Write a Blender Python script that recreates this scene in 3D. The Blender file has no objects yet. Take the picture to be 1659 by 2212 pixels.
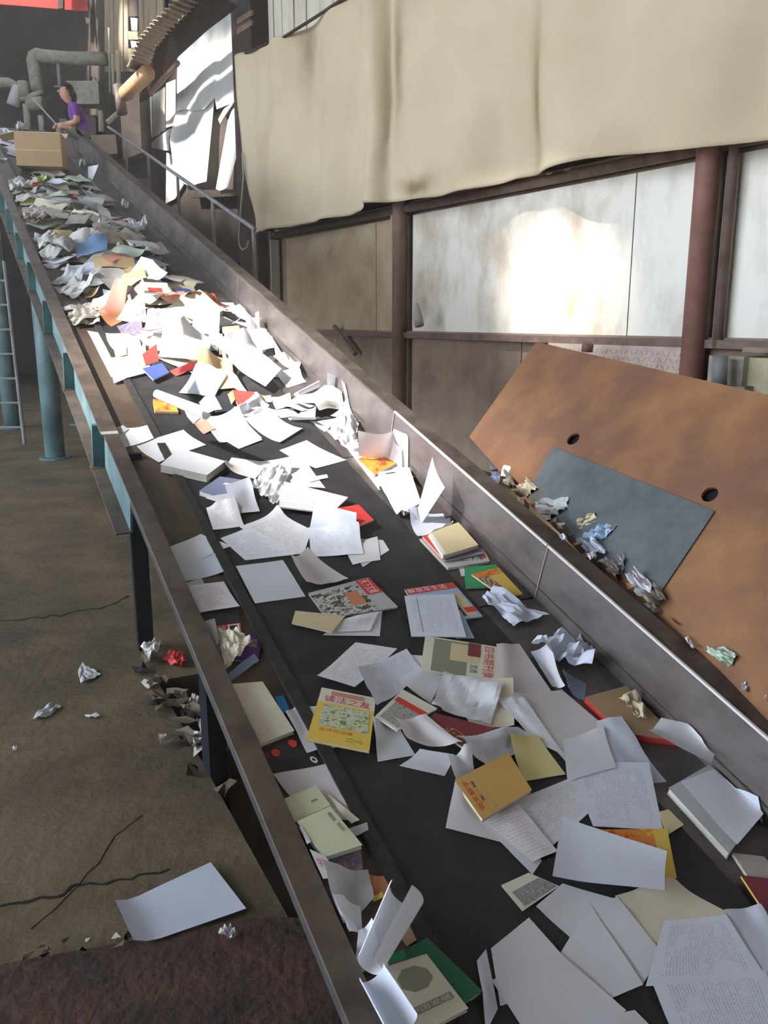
import bpy, bmesh, math, random
import numpy as np
from mathutils import Vector, noise as mnoise
random.seed(7)
scene = bpy.context.scene
COL = scene.collection

# ------------------------------------------------------------------ camera
F, CX, CY, HY, H = 1800., 829.5, 1106., 690., 1.5        # photo pixels (1659 x 2212), horizon row, eye height
PITCH = math.atan((CY-HY)/F)
cam_d = bpy.data.cameras.new('camera')
cam = bpy.data.objects.new('camera', cam_d); COL.objects.link(cam)
cam.location = (0, 0, H); cam.rotation_euler = (math.pi/2-PITCH, 0, 0)
cam_d.sensor_fit = 'HORIZONTAL'; cam_d.sensor_width = 36; cam_d.lens = 36*F/1659
cam_d.clip_start = .05; cam_d.clip_end = 200
scene.camera = cam
scene.view_settings.view_transform = 'Standard'; scene.view_settings.look = 'None'
scene.view_settings.gamma = 1; scene.view_settings.use_curve_mapping = False
scene.view_settings.exposure = 2.22
HAZE = .0055
scene.cycles.use_denoising = True
scene.cycles.max_bounces = 8; scene.cycles.diffuse_bounces = 5

# ------------------------------------------------------------------ geometry of the place
V3 = lambda *a: np.array(a, float)
unit = lambda a: np.array(a, float)/np.linalg.norm(a)
EYE = V3(0, 0, H); sp, cp = math.sin(PITCH), math.cos(PITCH)
def ray(x, y):
    X = (x-CX)/F; Y = -(y-CY)/F
    return V3(X, cp+Y*sp, Y*cp-sp)
def on_plane(x, y, O, N, off=0.):
    r = ray(x, y); return EYE + r*(((O-EYE)@N+off)/(r@N))
U = unit(ray(-170, -7))                                  # conveyor runs this way (uphill)
UH = unit([U[0], U[1], 0]); VV = V3(UH[1], -UH[0], 0); NN = np.cross(VV, U); NN = NN if NN[2] > 0 else -NN
P0 = EYE+ray(740, 1550)*2.4
K = lambda s, v, n=0.: P0+U*s+VV*v+NN*n
def loc(P): d = P-P0; return d@U, d@VV, d@NN
def beltp(x, y, n=0.): return on_plane(x, y, P0, NN, n)
def floorp(x, y, z=0.): return on_plane(x, y, V3(0, 0, z), V3(0, 0, 1))
WD = ray(-300, 690); WD[2] = 0; WD = unit(WD); WN = V3(WD[1], -WD[0], 0)   # wall direction, normal away from us
W0 = EYE+ray(1525, 560)*5.9; W0[2] = 0
def wallp(x, y, off=0.): return on_plane(x, y, W0, WN, -off)
WL = lambda a, z, off=0.: W0+WD*a-WN*off+V3(0, 0, z)                       # wall: along, height, towards the room
def walla(x, y, off=0.): P = wallp(x, y, off); return (P-W0)@WD, P[2]

# ------------------------------------------------------------------ sky and sun
SUN_EL = math.radians(42)
L = unit([VV[0]*math.cos(SUN_EL), VV[1]*math.cos(SUN_EL), -math.sin(SUN_EL)])   # travel direction of sunlight
sun_d = bpy.data.lights.new('sun', 'SUN'); sun_d.energy = 4.8; sun_d.angle = math.radians(4.5); sun_d.color = (1, .97, .93)
sun = bpy.data.objects.new('sun', sun_d); COL.objects.link(sun)
sun.rotation_euler = Vector(L).to_track_quat('-Z', 'Y').to_euler(); sun.location = (-14, -4, 16)
world = bpy.data.worlds.new('sky'); scene.world = world; world.use_nodes = True
bg = world.node_tree.nodes['Background']; bg.inputs[0].default_value = (.76, .87, 1, 1); bg.inputs[1].default_value = 2.2

# ------------------------------------------------------------------ materials
MATS = {}
def mat(name, col, col2=None, scale=6., rough=.75, metal=0., bump=0., bscale=40., stretch=(1, 1, 1), lo=.4, hi=.65, spec=.3,
        trans=0., rough2=None):
    if name in MATS: return MATS[name]
    m = bpy.data.materials.new(name); m.use_nodes = True; nt = m.node_tree; N = nt.nodes; lk = nt.links
    b = N['Principled BSDF']
    b.inputs['Base Color'].default_value = (*col, 1); b.inputs['Roughness'].default_value = rough
    b.inputs['Metallic'].default_value = metal; b.inputs['Specular IOR Level'].default_value = spec
    tc = N.new('ShaderNodeTexCoord'); mp = N.new('ShaderNodeMapping'); mp.inputs['Scale'].default_value = stretch
    lk.new(tc.outputs['Object'], mp.inputs[0])
    if col2:
        nz = N.new('ShaderNodeTexNoise'); nz.inputs['Scale'].default_value = scale; nz.inputs['Detail'].default_value = 6
        nz.inputs['Roughness'].default_value = .62
        rp = N.new('ShaderNodeValToRGB'); rp.color_ramp.elements[0].position = lo; rp.color_ramp.elements[1].position = hi
        rp.color_ramp.elements[0].color = (*col, 1); rp.color_ramp.elements[1].color = (*col2, 1)
        lk.new(mp.outputs[0], nz.inputs['Vector']); lk.new(nz.outputs['Fac'], rp.inputs[0]); lk.new(rp.outputs[0], b.inputs['Base Color'])
        if rough2 is not None:
            mr = N.new('ShaderNodeMapRange'); mr.inputs[1].default_value = lo; mr.inputs[2].default_value = hi
            mr.inputs[3].default_value = rough; mr.inputs[4].default_value = rough2
            lk.new(nz.outputs['Fac'], mr.inputs[0]); lk.new(mr.outputs[0], b.inputs['Roughness'])
    if bump:
        n2 = N.new('ShaderNodeTexNoise'); n2.inputs['Scale'].default_value = bscale; n2.inputs['Detail'].default_value = 5
        bp = N.new('ShaderNodeBump'); bp.inputs['Strength'].default_value = bump; bp.inputs['Distance'].default_value = .01
        lk.new(mp.outputs[0], n2.inputs['Vector']); lk.new(n2.outputs['Fac'], bp.inputs['Height']); lk.new(bp.outputs[0], b.inputs['Normal'])
    if trans:
        out = N['Material Output']; tl = N.new('ShaderNodeBsdfTranslucent'); tl.inputs[0].default_value = (*col, 1)
        mx = N.new('ShaderNodeMixShader'); mx.inputs[0].default_value = trans
        lk.new(b.outputs[0], mx.inputs[1]); lk.new(tl.outputs[0], mx.inputs[2]); lk.new(mx.outputs[0], out.inputs[0])
    MATS[name] = m; return m
def printed(name, base, ink, rows=26., amount=.55, margin=.1, turn=False):
    """paper with rows of small print laid out in the sheet's own UVs"""
    if name in MATS: return MATS[name]
    m = mat(name, base, rough=.85); nt = m.node_tree; N = nt.nodes; lk = nt.links; b = N['Principled BSDF']
    def math_(op, a, c=None):
        q = N.new('ShaderNodeMath'); q.operation = op
        for k, x in enumerate((a, c)):
            if x is None: continue
            if isinstance(x, (int, float)): q.inputs[k].default_value = x
            else: lk.new(x, q.inputs[k])
        return q.outputs[0]
    uv = N.new('ShaderNodeUVMap'); sx = N.new('ShaderNodeSeparateXYZ'); lk.new(uv.outputs[0], sx.inputs[0])
    x, y = (sx.outputs[1], sx.outputs[0]) if turn else (sx.outputs[0], sx.outputs[1])
    line = math_('LESS_THAN', math_('FRACT', math_('MULTIPLY', y, rows)), .42)
    cb = N.new('ShaderNodeCombineXYZ'); lk.new(math_('MULTIPLY', x, 70.), cb.inputs[0])
    lk.new(math_('MULTIPLY', math_('FLOOR', math_('MULTIPLY', y, rows)), 7.31), cb.inputs[1])
    nz = N.new('ShaderNodeTexNoise'); nz.inputs['Scale'].default_value = 1.; nz.inputs['Detail'].default_value = 1; lk.new(cb.outputs[0], nz.inputs['Vector'])
    cb2 = N.new('ShaderNodeCombineXYZ'); lk.new(math_('MULTIPLY', x, 3.), cb2.inputs[0]); lk.new(math_('MULTIPLY', y, 5.), cb2.inputs[1])
    n2 = N.new('ShaderNodeTexNoise'); n2.inputs['Scale'].default_value = 1.; lk.new(cb2.outputs[0], n2.inputs['Vector'])
    word = math_('MULTIPLY', math_('GREATER_THAN', nz.outputs['Fac'], .46), math_('GREATER_THAN', n2.outputs['Fac'], .42))
    inside = math_('MULTIPLY', math_('LESS_THAN', math_('ABSOLUTE', math_('SUBTRACT', x, .5)), .5-margin),
                   math_('LESS_THAN', math_('ABSOLUTE', math_('SUBTRACT', y, .5)), .5-margin))
    fac = math_('MULTIPLY', math_('MULTIPLY', math_('MULTIPLY', line, word), inside), amount)
    mx = N.new('ShaderNodeMix'); mx.data_type = 'RGBA'; lk.new(fac, mx.inputs[0])
    mx.inputs[6].default_value = (*base, 1); mx.inputs[7].default_value = (*ink, 1); lk.new(mx.outputs[2], b.inputs['Base Color'])
    return m
def pictured(name, cols, scale=7.):
    """printed cover photograph: hard blotches of ink colours in UV space"""
    if name in MATS: return MATS[name]
    m = mat(name, cols[0], rough=.45); N = m.node_tree.nodes; lk = m.node_tree.links; b = N['Principled BSDF']
    uv = N.new('ShaderNodeUVMap'); nz = N.new('ShaderNodeTexNoise'); nz.inputs['Scale'].default_value = scale; nz.inputs['Detail'].default_value = 9; nz.inputs['Roughness'].default_value = .72
    rp = N.new('ShaderNodeValToRGB'); cr = rp.color_ramp; cr.interpolation = 'CONSTANT'
    while len(cr.elements) < len(cols): cr.elements.new(.5)
    for k, c in enumerate(cols):
        cr.elements[k].position = 0 if k == 0 else .33+.34*k/len(cols); cr.elements[k].color = (*c, 1)
    lk.new(uv.outputs[0], nz.inputs['Vector']); lk.new(nz.outputs['Fac'], rp.inputs[0]); lk.new(rp.outputs[0], b.inputs['Base Color'])
    return m

M = {}
M['concrete'] = mat('dirty_concrete', (.165, .120, .066), (.075, .054, .034), 2.2, .9, bump=.5, bscale=30, lo=.38, hi=.68)
M['floorsteel'] = mat('rusty_floor_steel', (.080, .040, .026), (.034, .022, .016), 7, .75, bump=.6)
M['belt'] = mat('black_rubber', (.018, .017, .019), (.032, .029, .028), 9, .62, bump=.15, bscale=120, spec=.35)
M['beltedge'] = mat('frayed_rubber_skirt', (.040, .036, .030), (.022, .020, .018), 20, .8)
M['bedl'] = mat('dusty_bed_steel', (.125, .090, .060), (.085, .060, .042), 5, .6, .25, bump=.1)
M['bedr'] = mat('worn_bed_steel', (.17, .15, .14), (.10, .085, .08), 5, .42, .6)
M['inner'] = mat('scuffed_side_steel', (.235, .20, .19), (.13, .108, .102), 3, .38, .6, stretch=(1, 1, 2), rough2=.5, bump=.05, bscale=60)
M['rail'] = mat('dusty_rail_steel', (.150, .115, .088), (.085, .062, .048), 8, .6, .2)
M['railr'] = mat('rail_cap_steel', (.15, .12, .105), (.07, .05, .042), 8, .5, .4)
M['bright'] = mat('pale_weld_and_glint', (.85, .84, .83), rough=.3, metal=.35, spec=.6)
M['teal'] = mat('teal_paint', (.16, .25, .255), (.075, .125, .14), 4, .5, bump=.05)
M['tealdk'] = mat('grimy_teal_paint', (.09, .20, .21), (.05, .10, .11), 5, .55)
M['seam'] = mat('dull_weld_steel', (.40, .38, .37), rough=.4, metal=.5)
M['webdk'] = mat('shade_dark_steel', (.055, .050, .050), (.030, .030, .032), 6, .7)
M['legdk'] = mat('black_leg_steel', (.016, .016, .020), rough=.9, spec=.05)
M['rust'] = mat('rusted_plate', (.32, .155, .066), (.19, .090, .052), 3.2, .62, .1, bump=.12, bscale=50, lo=.35, hi=.62)
M['greyplate'] = mat('grey_steel_plate', (.145, .155, .155), (.10, .11, .114), 9, .5, .35, bump=.06)
M['post'] = mat('red_oxide_paint', (.28, .130, .105), (.20, .098, .075), 7, .55)
M['postb'] = mat('faded_brown_paint', (.24, .150, .105), (.17, .11, .08), 7, .6)
M['girt'] = mat('rusty_girt_steel', (.19, .125, .10), (.12, .08, .065), 9, .6)
M['panelw'] = mat('whitewashed_sheet', (.80, .765, .68), (.50, .42, .33), 2.6, .5, .0, stretch=(1, 1, .5), lo=.50, hi=.80, bump=.05, bscale=25, spec=.5)
M['panelrust'] = mat('stained_white_sheet', (.79, .74, .645), (.34, .22, .115), 1.3, .5, .0, stretch=(1, 1, .6), lo=.46, hi=.72, bump=.05, spec=.5)
M['panelt'] = mat('tan_stained_sheet', (.50, .40, .27), (.34, .24, .14), 2.0, .55, lo=.38, hi=.7, bump=.05, bscale=25)
M['panellow'] = mat('grimy_lower_sheet', (.30, .22, .16), (.16, .105, .075), 2.4, .6, bump=.08, lo=.35, hi=.7)
M['checker'] = mat('pinkish_checker_plate', (.50, .40, .34), (.40, .30, .25), 12, .5, .2)
M['block'] = mat('pale_masonry', (.42, .38, .31), (.27, .24, .19), 6, .9, bump=.3)
M['pipegrey'] = mat('grey_pipe_paint', (.22, .22, .22), (.16, .15, .15), 9, .55)
M['tarp'] = mat('beige_canvas', (.68, .575, .40), (.58, .465, .305), .9, .9, bump=.12, bscale=260, lo=.36, hi=.72, spec=.1, trans=.12)
M['whitesheet'] = mat('white_plastic_sheet', (.80, .80, .78), (.62, .60, .55), 2.5, .5, stretch=(1, 1, .3), trans=.35)
M['cream'] = mat('cream_cladding', (.60, .56, .46), (.48, .43, .34), 4, .6, stretch=(1, 1, .3))
M['tan'] = mat('tan_boarding', (.36, .29, .19), (.23, .18, .115), 3, .7, stretch=(1, 1, .3))
M['darkwall'] = mat('dark_far_wall', (.052, .036, .027), (.026, .019, .016), 1.5, .9)
M['darksteel'] = mat('dark_brown_steel', (.075, .050, .038), (.045, .032, .026), 5, .6)
M['roofsteel'] = mat('added_roof_sheet', (.12, .095, .075), (.08, .06, .05), 3, .8)
M['awn'] = mat('tan_corrugated_sheet', (.38, .30, .21), (.25, .19, .13), 4, .65)
M['orange'] = mat('orange_rust_pipe', (.46, .27, .13), (.36, .20, .10), 8, .6)
M['lagging'] = mat('grey_pipe_lagging', (.34, .33, .26), (.22, .21, .165), 9, .85, bump=.3)
M['redcloth'] = mat('red_sheet', (.80, .07, .045), (.66, .05, .035), 3, .6, trans=.4)
M['rope'] = mat('pale_cord', (.42, .40, .34), rough=.8)
M['card'] = mat('brown_cardboard', (.40, .275, .15), (.35, .235, .125), 3, .8)
M['cardin'] = mat('light_cardboard', (.62, .52, .36), rough=.8)
M['skin'] = mat('skin', (.50, .27, .19), rough=.55); M['shirt'] = mat('purple_shirt', (.16, .05, .26), rough=.85)
M['pants'] = mat('olive_trousers', (.16, .145, .115), rough=.9); M['hair'] = mat('dark_hair', (.025, .016, .017), rough=.5)
# papers
M['w'] = mat('white_paper', (.77, .77, .80), (.72, .72, .75), 4, .85, trans=.12)
M['wb'] = mat('bluish_white_paper', (.70, .73, .82), (.66, .69, .78), 4, .85, trans=.12)
M['wp'] = mat('pinkish_white_paper', (.76, .71, .71), (.71, .66, .66), 5, .85, trans=.12)
M['wg'] = mat('greyed_paper', (.56, .56, .56), (.48, .48, .47), 6, .88, trans=.1)
M['old'] = mat('grey_tan_old_paper', (.45, .41, .36), (.36, .32, .28), 6, .9)
M['crm'] = mat('cream_paper', (.74, .68, .53), (.68, .61, .46), 5, .85)
M['yel'] = mat('pale_yellow_paper', (.74, .64, .30), rough=.8)
M['env'] = mat('buff_envelope_paper', (.66, .55, .33), (.61, .50, .29), 6, .85)
M['grn'] = mat('pale_green_paper', (.52, .62, .50), rough=.8)
M['lime'] = mat('lime_green_paper', (.42, .52, .20), rough=.8)
M['pnk'] = mat('faded_red_paper', (.62, .27, .20), (.52, .24, .18), 6, .8)
M['redp'] = mat('bright_red_card', (.66, .055, .045), rough=.5); M['bluep'] = mat('deep_blue_card', (.05, .08, .30), rough=.5)
M['bluel'] = mat('mid_blue_card', (.13, .24, .42), rough=.6); M['orgp'] = mat('orange_card', (.58, .24, .11), rough=.7)
M['blk'] = mat('black_card', (.022, .022, .030), rough=.5); M['tanp'] = mat('tan_card', (.52, .38, .21), (.46, .33, .18), 5, .8)
M['grnd'] = mat('dark_green_cover', (.03, .17, .09), rough=.45); M['grnb'] = mat('bright_green_cover', (.04, .33, .12), rough=.45)
M['goldc'] = mat('amber_cover', (.60, .37, .11), (.55, .33, .09), 5, .55); M['yelc'] = mat('bright_yellow_cover', (.78, .55, .10), rough=.45)
M['maroon'] = mat('maroon_cover', (.20, .030, .045), rough=.45); M['purple'] = mat('purple_cover', (.11, .045, .22), rough=.45)
M['slate'] = mat('slate_blue_cover', (.22, .25, .38), rough=.6); M['sage'] = mat('sage_grey_cover', (.25, .26, .18), rough=.6)
M['ivory'] = mat('ivory_cover', (.72, .70, .56), rough=.6); M['limec'] = mat('pale_lime_cover', (.66, .68, .44), rough=.6)
M['pages'] = mat('page_edges', (.72, .69, .62), (.52, .49, .43), 90, .9, stretch=(.1, .1, 6))
M['sky'] = mat('light_blue_cover', (.36, .50, .66), rough=.5); M['charc'] = mat('charcoal_cover', (.045, .04, .045), (.02, .02, .02), 12, .4)
M['plasticb'] = mat('blue_plastic_film', (.34, .42, .58), rough=.25, spec=.5, trans=.3); M['bluetag'] = mat('bright_blue_card', (.02, .24, .52), rough=.4)
M['inkred'] = mat('red_ink', (.60, .03, .03), rough=.5); M['inkblk'] = mat('black_ink', (.03, .03, .04), rough=.5)
M['inkwht'] = mat('white_ink', (.82, .82, .82), rough=.5); M['inkgold'] = mat('gold_ink', (.55, .40, .12), rough=.4)
M['inkgreen'] = mat('grey_green_ink', (.29, .31, .22), rough=.6)
M['pr'] = printed('printed_page', (.76, .76, .79), (.18, .18, .22), 28, .40)
M['prb'] = printed('printed_blue_page', (.70, .73, .81), (.16, .17, .25), 34, .36, turn=True)
M['form'] = printed('printed_form', (.77, .75, .76), (.45, .12, .14), 16, .34, .06)
M['hand'] = printed('handwritten_page', (.76, .74, .76), (.30, .14, .16), 17, .42, .12)
M['news'] = printed('newsprint', (.54, .53, .50), (.20, .20, .21), 44, .6, .04)
M['newst'] = printed('newsprint_turned', (.48, .47, .44), (.16, .16, .18), 40, .65, .04, True)
M['pic_cat'] = pictured('cover_photo_animals', [(.30, .27, .24), (.04, .035, .03), (.62, .60, .56), (.17, .13, .09), (.33, .30, .30)], 3)
M['pic_land'] = pictured('cover_landscape', [(.10, .16, .05), (.30, .36, .08), (.62, .68, .66), (.50, .48, .10), (.20, .12, .05)], 5)
M['pic_grey'] = pictured('cover_photo_grey', [(.28, .25, .23), (.40, .37, .34), (.16, .14, .13)], 9)
M['pic_col'] = pictured('cover_photo_coloured', [(.24, .28, .33), (.12, .16, .26), (.40, .22, .24), (.20, .33, .45)], 6)
M['pic_fire'] = pictured('cover_red_yellow', [(.62, .06, .03), (.72, .25, .04), (.76, .52, .05)], 2.2)
M['pic_fig'] = pictured('cover_figures', [(.55, .12, .05), (.05, .04, .05), (.66, .52, .30), (.70, .46, .05)], 6)
M['pic_scrap'] = pictured('scrap_photo', [(.42, .40, .36), (.25, .24, .25), (.50, .48, .42)], 8)

# ------------------------------------------------------------------ building helpers
def thing(name, label, cat, at, group=None):
    o = bpy.data.objects.new(name, None); COL.objects.link(o); o.location = Vector(at); o.empty_display_size = .05
    o['label'] = label; o['category'] = cat
    if group: o['group'] = group
    return o
def tag(o, label, cat, group=None):
    o['label'] = label; o['category'] = cat
    if group: o['group'] = group
    return o
def root_loc(o):
    while o.parent: o = o.parent
    return np.array(o.location)
def obj(name, verts, faces, m, parent=None, uv=None, smooth=False, kind=None, mats=None, fm=None):
    verts = np.asarray(verts, float)
    if parent is None:
        org = V3((verts[:, 0].min()+verts[:, 0].max())/2, (verts[:, 1].min()+verts[:, 1].max())/2, verts[:, 2].min())
    else: org = root_loc(parent)
    me = bpy.data.meshes.new(name); me.from_pydata((verts-org).tolist(), [], [tuple(f) for f in faces]); me.update()
    for mm in (mats or [m]): me.materials.append(mm)
    if fm is not None: me.polygons.foreach_set('material_index', fm)
    if uv is not None:
        lay = me.uv_layers.new(name='UVMap')
        for lp in me.loops: lay.data[lp.index].uv = uv[lp.vertex_index]
    if smooth: me.polygons.foreach_set('use_smooth', [True]*len(me.polygons))
    o = bpy.data.objects.new(name, me); COL.objects.link(o)
    if parent is None: o.location = Vector(org)
    else: o.parent = parent
    if kind: o['kind'] = kind
    return o
class MB:
    """collects solids in world space"""
    def __init__(s): s.v = []; s.f = []
    def add(s, v, f):
        b = len(s.v); s.v += [np.array(x, float) for x in v]; s.f += [tuple(i+b for i in q) for q in f]; return s
    def hexa(s, p):       # 8 corners: 4 lower, 4 upper
        return s.add(p, [(3, 2, 1, 0), (4, 5, 6, 7), (0, 1, 5, 4), (1, 2, 6, 5), (2, 3, 7, 6), (3, 0, 4, 7)])
    def box(s, c, a, b, d):   # centre and three half-axis vectors
        c, a, b, d = (np.array(x, float) for x in (c, a, b, d))
        return s.hexa([c-a-b-d, c+a-b-d, c+a+b-d, c-a+b-d, c-a-b+d, c+a-b+d, c+a+b+d, c-a+b+d])
    def bar(s, s0, s1, v0, v1, n0, n1):     # in conveyor coordinates
        return s.hexa([K(s0, v0, n0), K(s1, v0, n0), K(s1, v1, n0), K(s0, v1, n0), K(s0, v0, n1), K(s1, v0, n1), K(s1, v1, n1), K(s0, v1, n1)])
    def wbox(s, a0, a1, z0, z1, o0, o1):    # in wall coordinates
        return s.hexa([WL(a0, z0, o0), WL(a1, z0, o0), WL(a1, z0, o1), WL(a0, z0, o1), WL(a0, z1, o0), WL(a1, z1, o0), WL(a1, z1, o1), WL(a0, z1, o1)])
    def prism(s, pts, d):
        pts = [np.array(p, float) for p in pts]; d = np.array(d, float); k = len(pts)
        return s.add(pts+[p+d for p in pts], [tuple(range(k-1, -1, -1)), tuple(range(k, 2*k))]+[(i, (i+1) % k, (i+1) % k+k, i+k) for i in range(k)])
    def tube(s, pts, r, seg=12, caps=True):
        pts = [np.array(p, float) for p in pts]; n = len(pts); rs = r if hasattr(r, '__len__') else [r]*n
        vs = []; fs = []; up = None
        for i, p in enumerate(pts):
            d = unit(pts[min(i+1, n-1)]-pts[max(i-1, 0)])
            if up is None: up = V3(0, 0, 1) if abs(d[2]) < .9 else V3(1, 0, 0)
            a = unit(np.cross(d, up)); b = np.cross(a, d); up = b
            for k in range(seg):
                t = 2*math.pi*k/seg; vs.append(p+(a*math.cos(t)+b*math.sin(t))*rs[i])
        for i in range(n-1):
            for k in range(seg): fs.append((i*seg+k, i*seg+(k+1) % seg, (i+1)*seg+(k+1) % seg, (i+1)*seg+k))
        if caps: fs += [tuple(range(seg-1, -1, -1)), tuple((n-1)*seg+k for k in range(seg))]
        return s.add(vs, fs)
    def build(s, name, m, parent=None, **kw): return obj(name, s.v, s.f, m, parent, **kw)
def struct(o): o['kind'] = 'structure'; return o

# ================================================================== THE SETTING
# floor with the pit that the low end of the conveyor sinks into
G = lambda a, b, z=0.: V3(P0[0], P0[1], 0)+UH*a+VV*b+V3(0, 0, z)
pa0, pa1, pb0, pb1, pd = -3.2, 1.35, -.27, 1.30, -.55
fl = MB(); A0, A1, B0, B1 = -14., 34., -18., 12.
struct(MB().add([G(-30, -60, -.004), G(50, -60, -.004), G(50, -17.9, -.004), G(-30, -17.9, -.004)], [(0, 3, 2, 1)]).build('floor_light_bounce', mat('sunlit_yard_concrete', (.46, .43, .38), (.38, .35, .31), 1.5, .9)))  # unseen ground, added pale to bounce light onto the wall
for a, b, c, d in ((A0, pa0, B0, B1), (pa1, A1, B0, B1), (pa0, pa1, B0, pb0), (pa0, pa1, pb1, B1)):
    fl.add([G(a, c), G(b, c), G(b, d), G(a, d)], [(0, 3, 2, 1)])
fl.add([G(pa0, pb0), G(pa1, pb0), G(pa1, pb1), G(pa0, pb1), G(pa0, pb0, pd), G(pa1, pb0, pd), G(pa1, pb1, pd), G(pa0, pb1, pd)],
       [(0, 1, 5, 4), (1, 2, 6, 5), (2, 3, 7, 6), (3, 0, 4, 7), (4, 5, 6, 7)])
floor = struct(fl.build('floor', M['concrete']))
def strip(pts, wdt, z, name, m, parent):
    b = MB(); P = []
    for q, q2 in zip(pts, pts[1:]):
        for k in range(4): P.append(floorp(q[0]+(q2[0]-q[0])*k/4+random.uniform(-3, 3), q[1]+(q2[1]-q[1])*k/4+random.uniform(-4, 4)))
    for p, q in zip(P, P[1:]):
        d = unit(q-p); sd = V3(-d[1], d[0], 0)*wdt*random.uniform(.6, 1.2)/2
        b.prism([p-sd, q-sd*.8, q+sd*.8, p+sd], V3(0, 0, z))
    return b.build(name, m, parent)
M['crack'] = mat('crack_grime', (.022, .018, .014), rough=1.)
strip([(0, 1345), (60, 1338), (130, 1328), (200, 1318), (258, 1302), (285, 1280)], .018, .0012, 'crack', M['crack'], floor)
strip([(0, 1955), (70, 1945), (140, 1932), (160, 1915), (225, 1908), (300, 1893), (390, 1878)], .012, .0012, 'crack', M['crack'], floor)
strip([(70, 2010), (170, 1915), (250, 1810), (330, 1740)], .0025, .0012, 'crack', M['crack'], floor)
plate = MB().prism([floorp(*q) for q in [(-200, 2125), (300, 2035), (560, 1985), (700, 1990), (760, 2100), (830, 2330), (-300, 2400)]], V3(0, 0, .008))
fp = plate.build('steel_floor_plate', M['floorsteel']); tag(fp, 'dark rusty steel plate let into the floor beside the low end of the conveyor', 'floor plate')

# right-hand wall: posts, girts, sheets
wall = struct(MB().wbox(-13, 24, -.6, 9.6, -.16, -.10).build('wall_right', M['panellow']))
def sheet_panel(a0, a1, z0, z1, m, off=-.05, th=.012):
    g = .006; o = MB().wbox(a0+g, a1-g, z0+g, z1-g, off-th, off).build('sheet_panel', m, wall); return o
MB().wbox(8.45, 23.5, 0, 9.5, -.10, -.02).build('wall_lining', M['darkwall'], wall)
aseam = walla(1352, 600)[0]
zb, zt = 1.36, 2.60
sheet_panel(aseam, 3.86, zb, zt, M['panelrust']); sheet_panel(.06, aseam, zb, zt, M['panelw']); sheet_panel(-2.2, -.06, zb, zt, M['panelw'])
sheet_panel(-4.4, -2.2, zb, zt, M['panelw'])
asl = walla(805, 600)[0]
sheet_panel(4.04, asl, zb, zt, M['panelt']); sheet_panel(asl, walla(612, 600)[0], zb, zt, M['panelt'])
for a0, a1 in ((-4.4, -2.2), (-2.2, -.06), (.06, 2.0), (2.0, 3.86), (4.04, 5.6), (5.6, 7.2)):
    sheet_panel(a0, a1, .0, zb-.06, M['panellow'])
for k in range(11): sheet_panel(-4.4+k*1.15, -4.4+(k+1)*1.15, zt+.1, 6.0, M['cream'])
for a, m, r in ((0., M['post'], .083), (3.95, M['postb'], .080)):
    o = MB().tube([WL(a, 0, .06), WL(a, 6.2, .06)], r, 20).build('wall_post', m, wall, smooth=True)
MB().tube([WL(-.17, 1.3, .02), WL(-.17, 5.8, .02)], .035, 12).build('wall_conduit', M['girt'], wall, smooth=True)
MB().wbox(4.10, 4.17, 1.38, 2.7, -.03, .04).build('wall_angle_iron', M['panelt'], wall)
MB().wbox(-4.4, 7.3, 1.30, 1.36, -.06, .05).build('girt', M['girt'], wall)
MB().wbox(-4.4, 7.3, 1.36, 1.375, -.06, .0).build('girt_lip', M['panellow'], wall)
MB().tube([WL(-4.4, 2.66, .02), WL(7.3, 2.66, .02)], .045, 14).build('girt_pipe', M['girt'], wall, smooth=True)
MB().wbox(-4.4, 7.3, 2.74, 2.80, -.06, .03).build('girt', M['darksteel'], wall)
# small pale blocks at the little bright gaps above the pipe
for x in (1195, 1233):
    a, z = walla(x, 382 if x == 1195 else 374); MB().wbox(a-.035, a+.035, z-.03, z+.03, .03, .05).build('girt_gap_block', M['bright'], wall)
# brace, door jamb at the far end of this stretch
aj = walla(590, 560)[0]
MB().wbox(aj-.07, aj+.05, .6, 2.72, -.05, .06).build('door_jamb', mat('red_brown_jamb', (.17, .06, .045), (.10, .05, .04), 6, .6), wall)
MB().wbox(aj-.105, aj-.08, 1.4, 2.6, -.05, .08).build('jamb_highlight', M['cream'], wall)  # cream strip added as the highlight along the jamb
p = [wallp(722, 705, .05), wallp(768, 765, .05)]
MB().tube(p, .03, 8).build('wall_brace', M['girt'], wall)
# lower right: checker plate, masonry, pipe stubs
a0, _ = walla(1285, 760); a1, _ = walla(1505, 760)
ck = MB().wbox(a1-.02, a0+.5, .75, 1.30, .05, .06).build('checker_plate', M['checker'], wall)
tr = MB()
for i in range(26):
    for j in range(10):
        a = a1+.02+i*.052+(j % 2)*.026; z = .8+j*.05
        if a > a0+.48: continue
        d = (WD+V3(0, 0, 1 if (i+j) % 2 else -1))*.014
        c = WL(a, z, .062); e = np.cross(unit(d), WN)*.004; tr.box(c, d, e, -WN*.002)
o = tr.build('raised_treads', M['checker'], ck); o['kind'] = 'stuff'
def blockw(px0, px1, depth0, depth1, name, m):
    a, z = walla(*px0, depth1); b, y = walla(*px1, depth1)
    return MB().wbox(min(a, b), max(a, b), 0. if 'block' in name else min(z, y), max(z, y), depth0, depth1).build(name, m, wall)
blockw((1532, 768), (1601, 840), .05, .30, 'masonry_block', M['block']); blockw((1604, 772), (1700, 880), .05, .25, 'masonry_block', mat('yellowed_masonry', (.50, .42, .28), (.36, .31, .22), 6, .9, bump=.3))
blockw((1536, 830), (1602, 905), .05, .34, 'masonry_block', M['pipegrey']); blockw((1604, 750), (1900, 772), .0, .2, 'masonry_ledge', M['panellow'])
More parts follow.
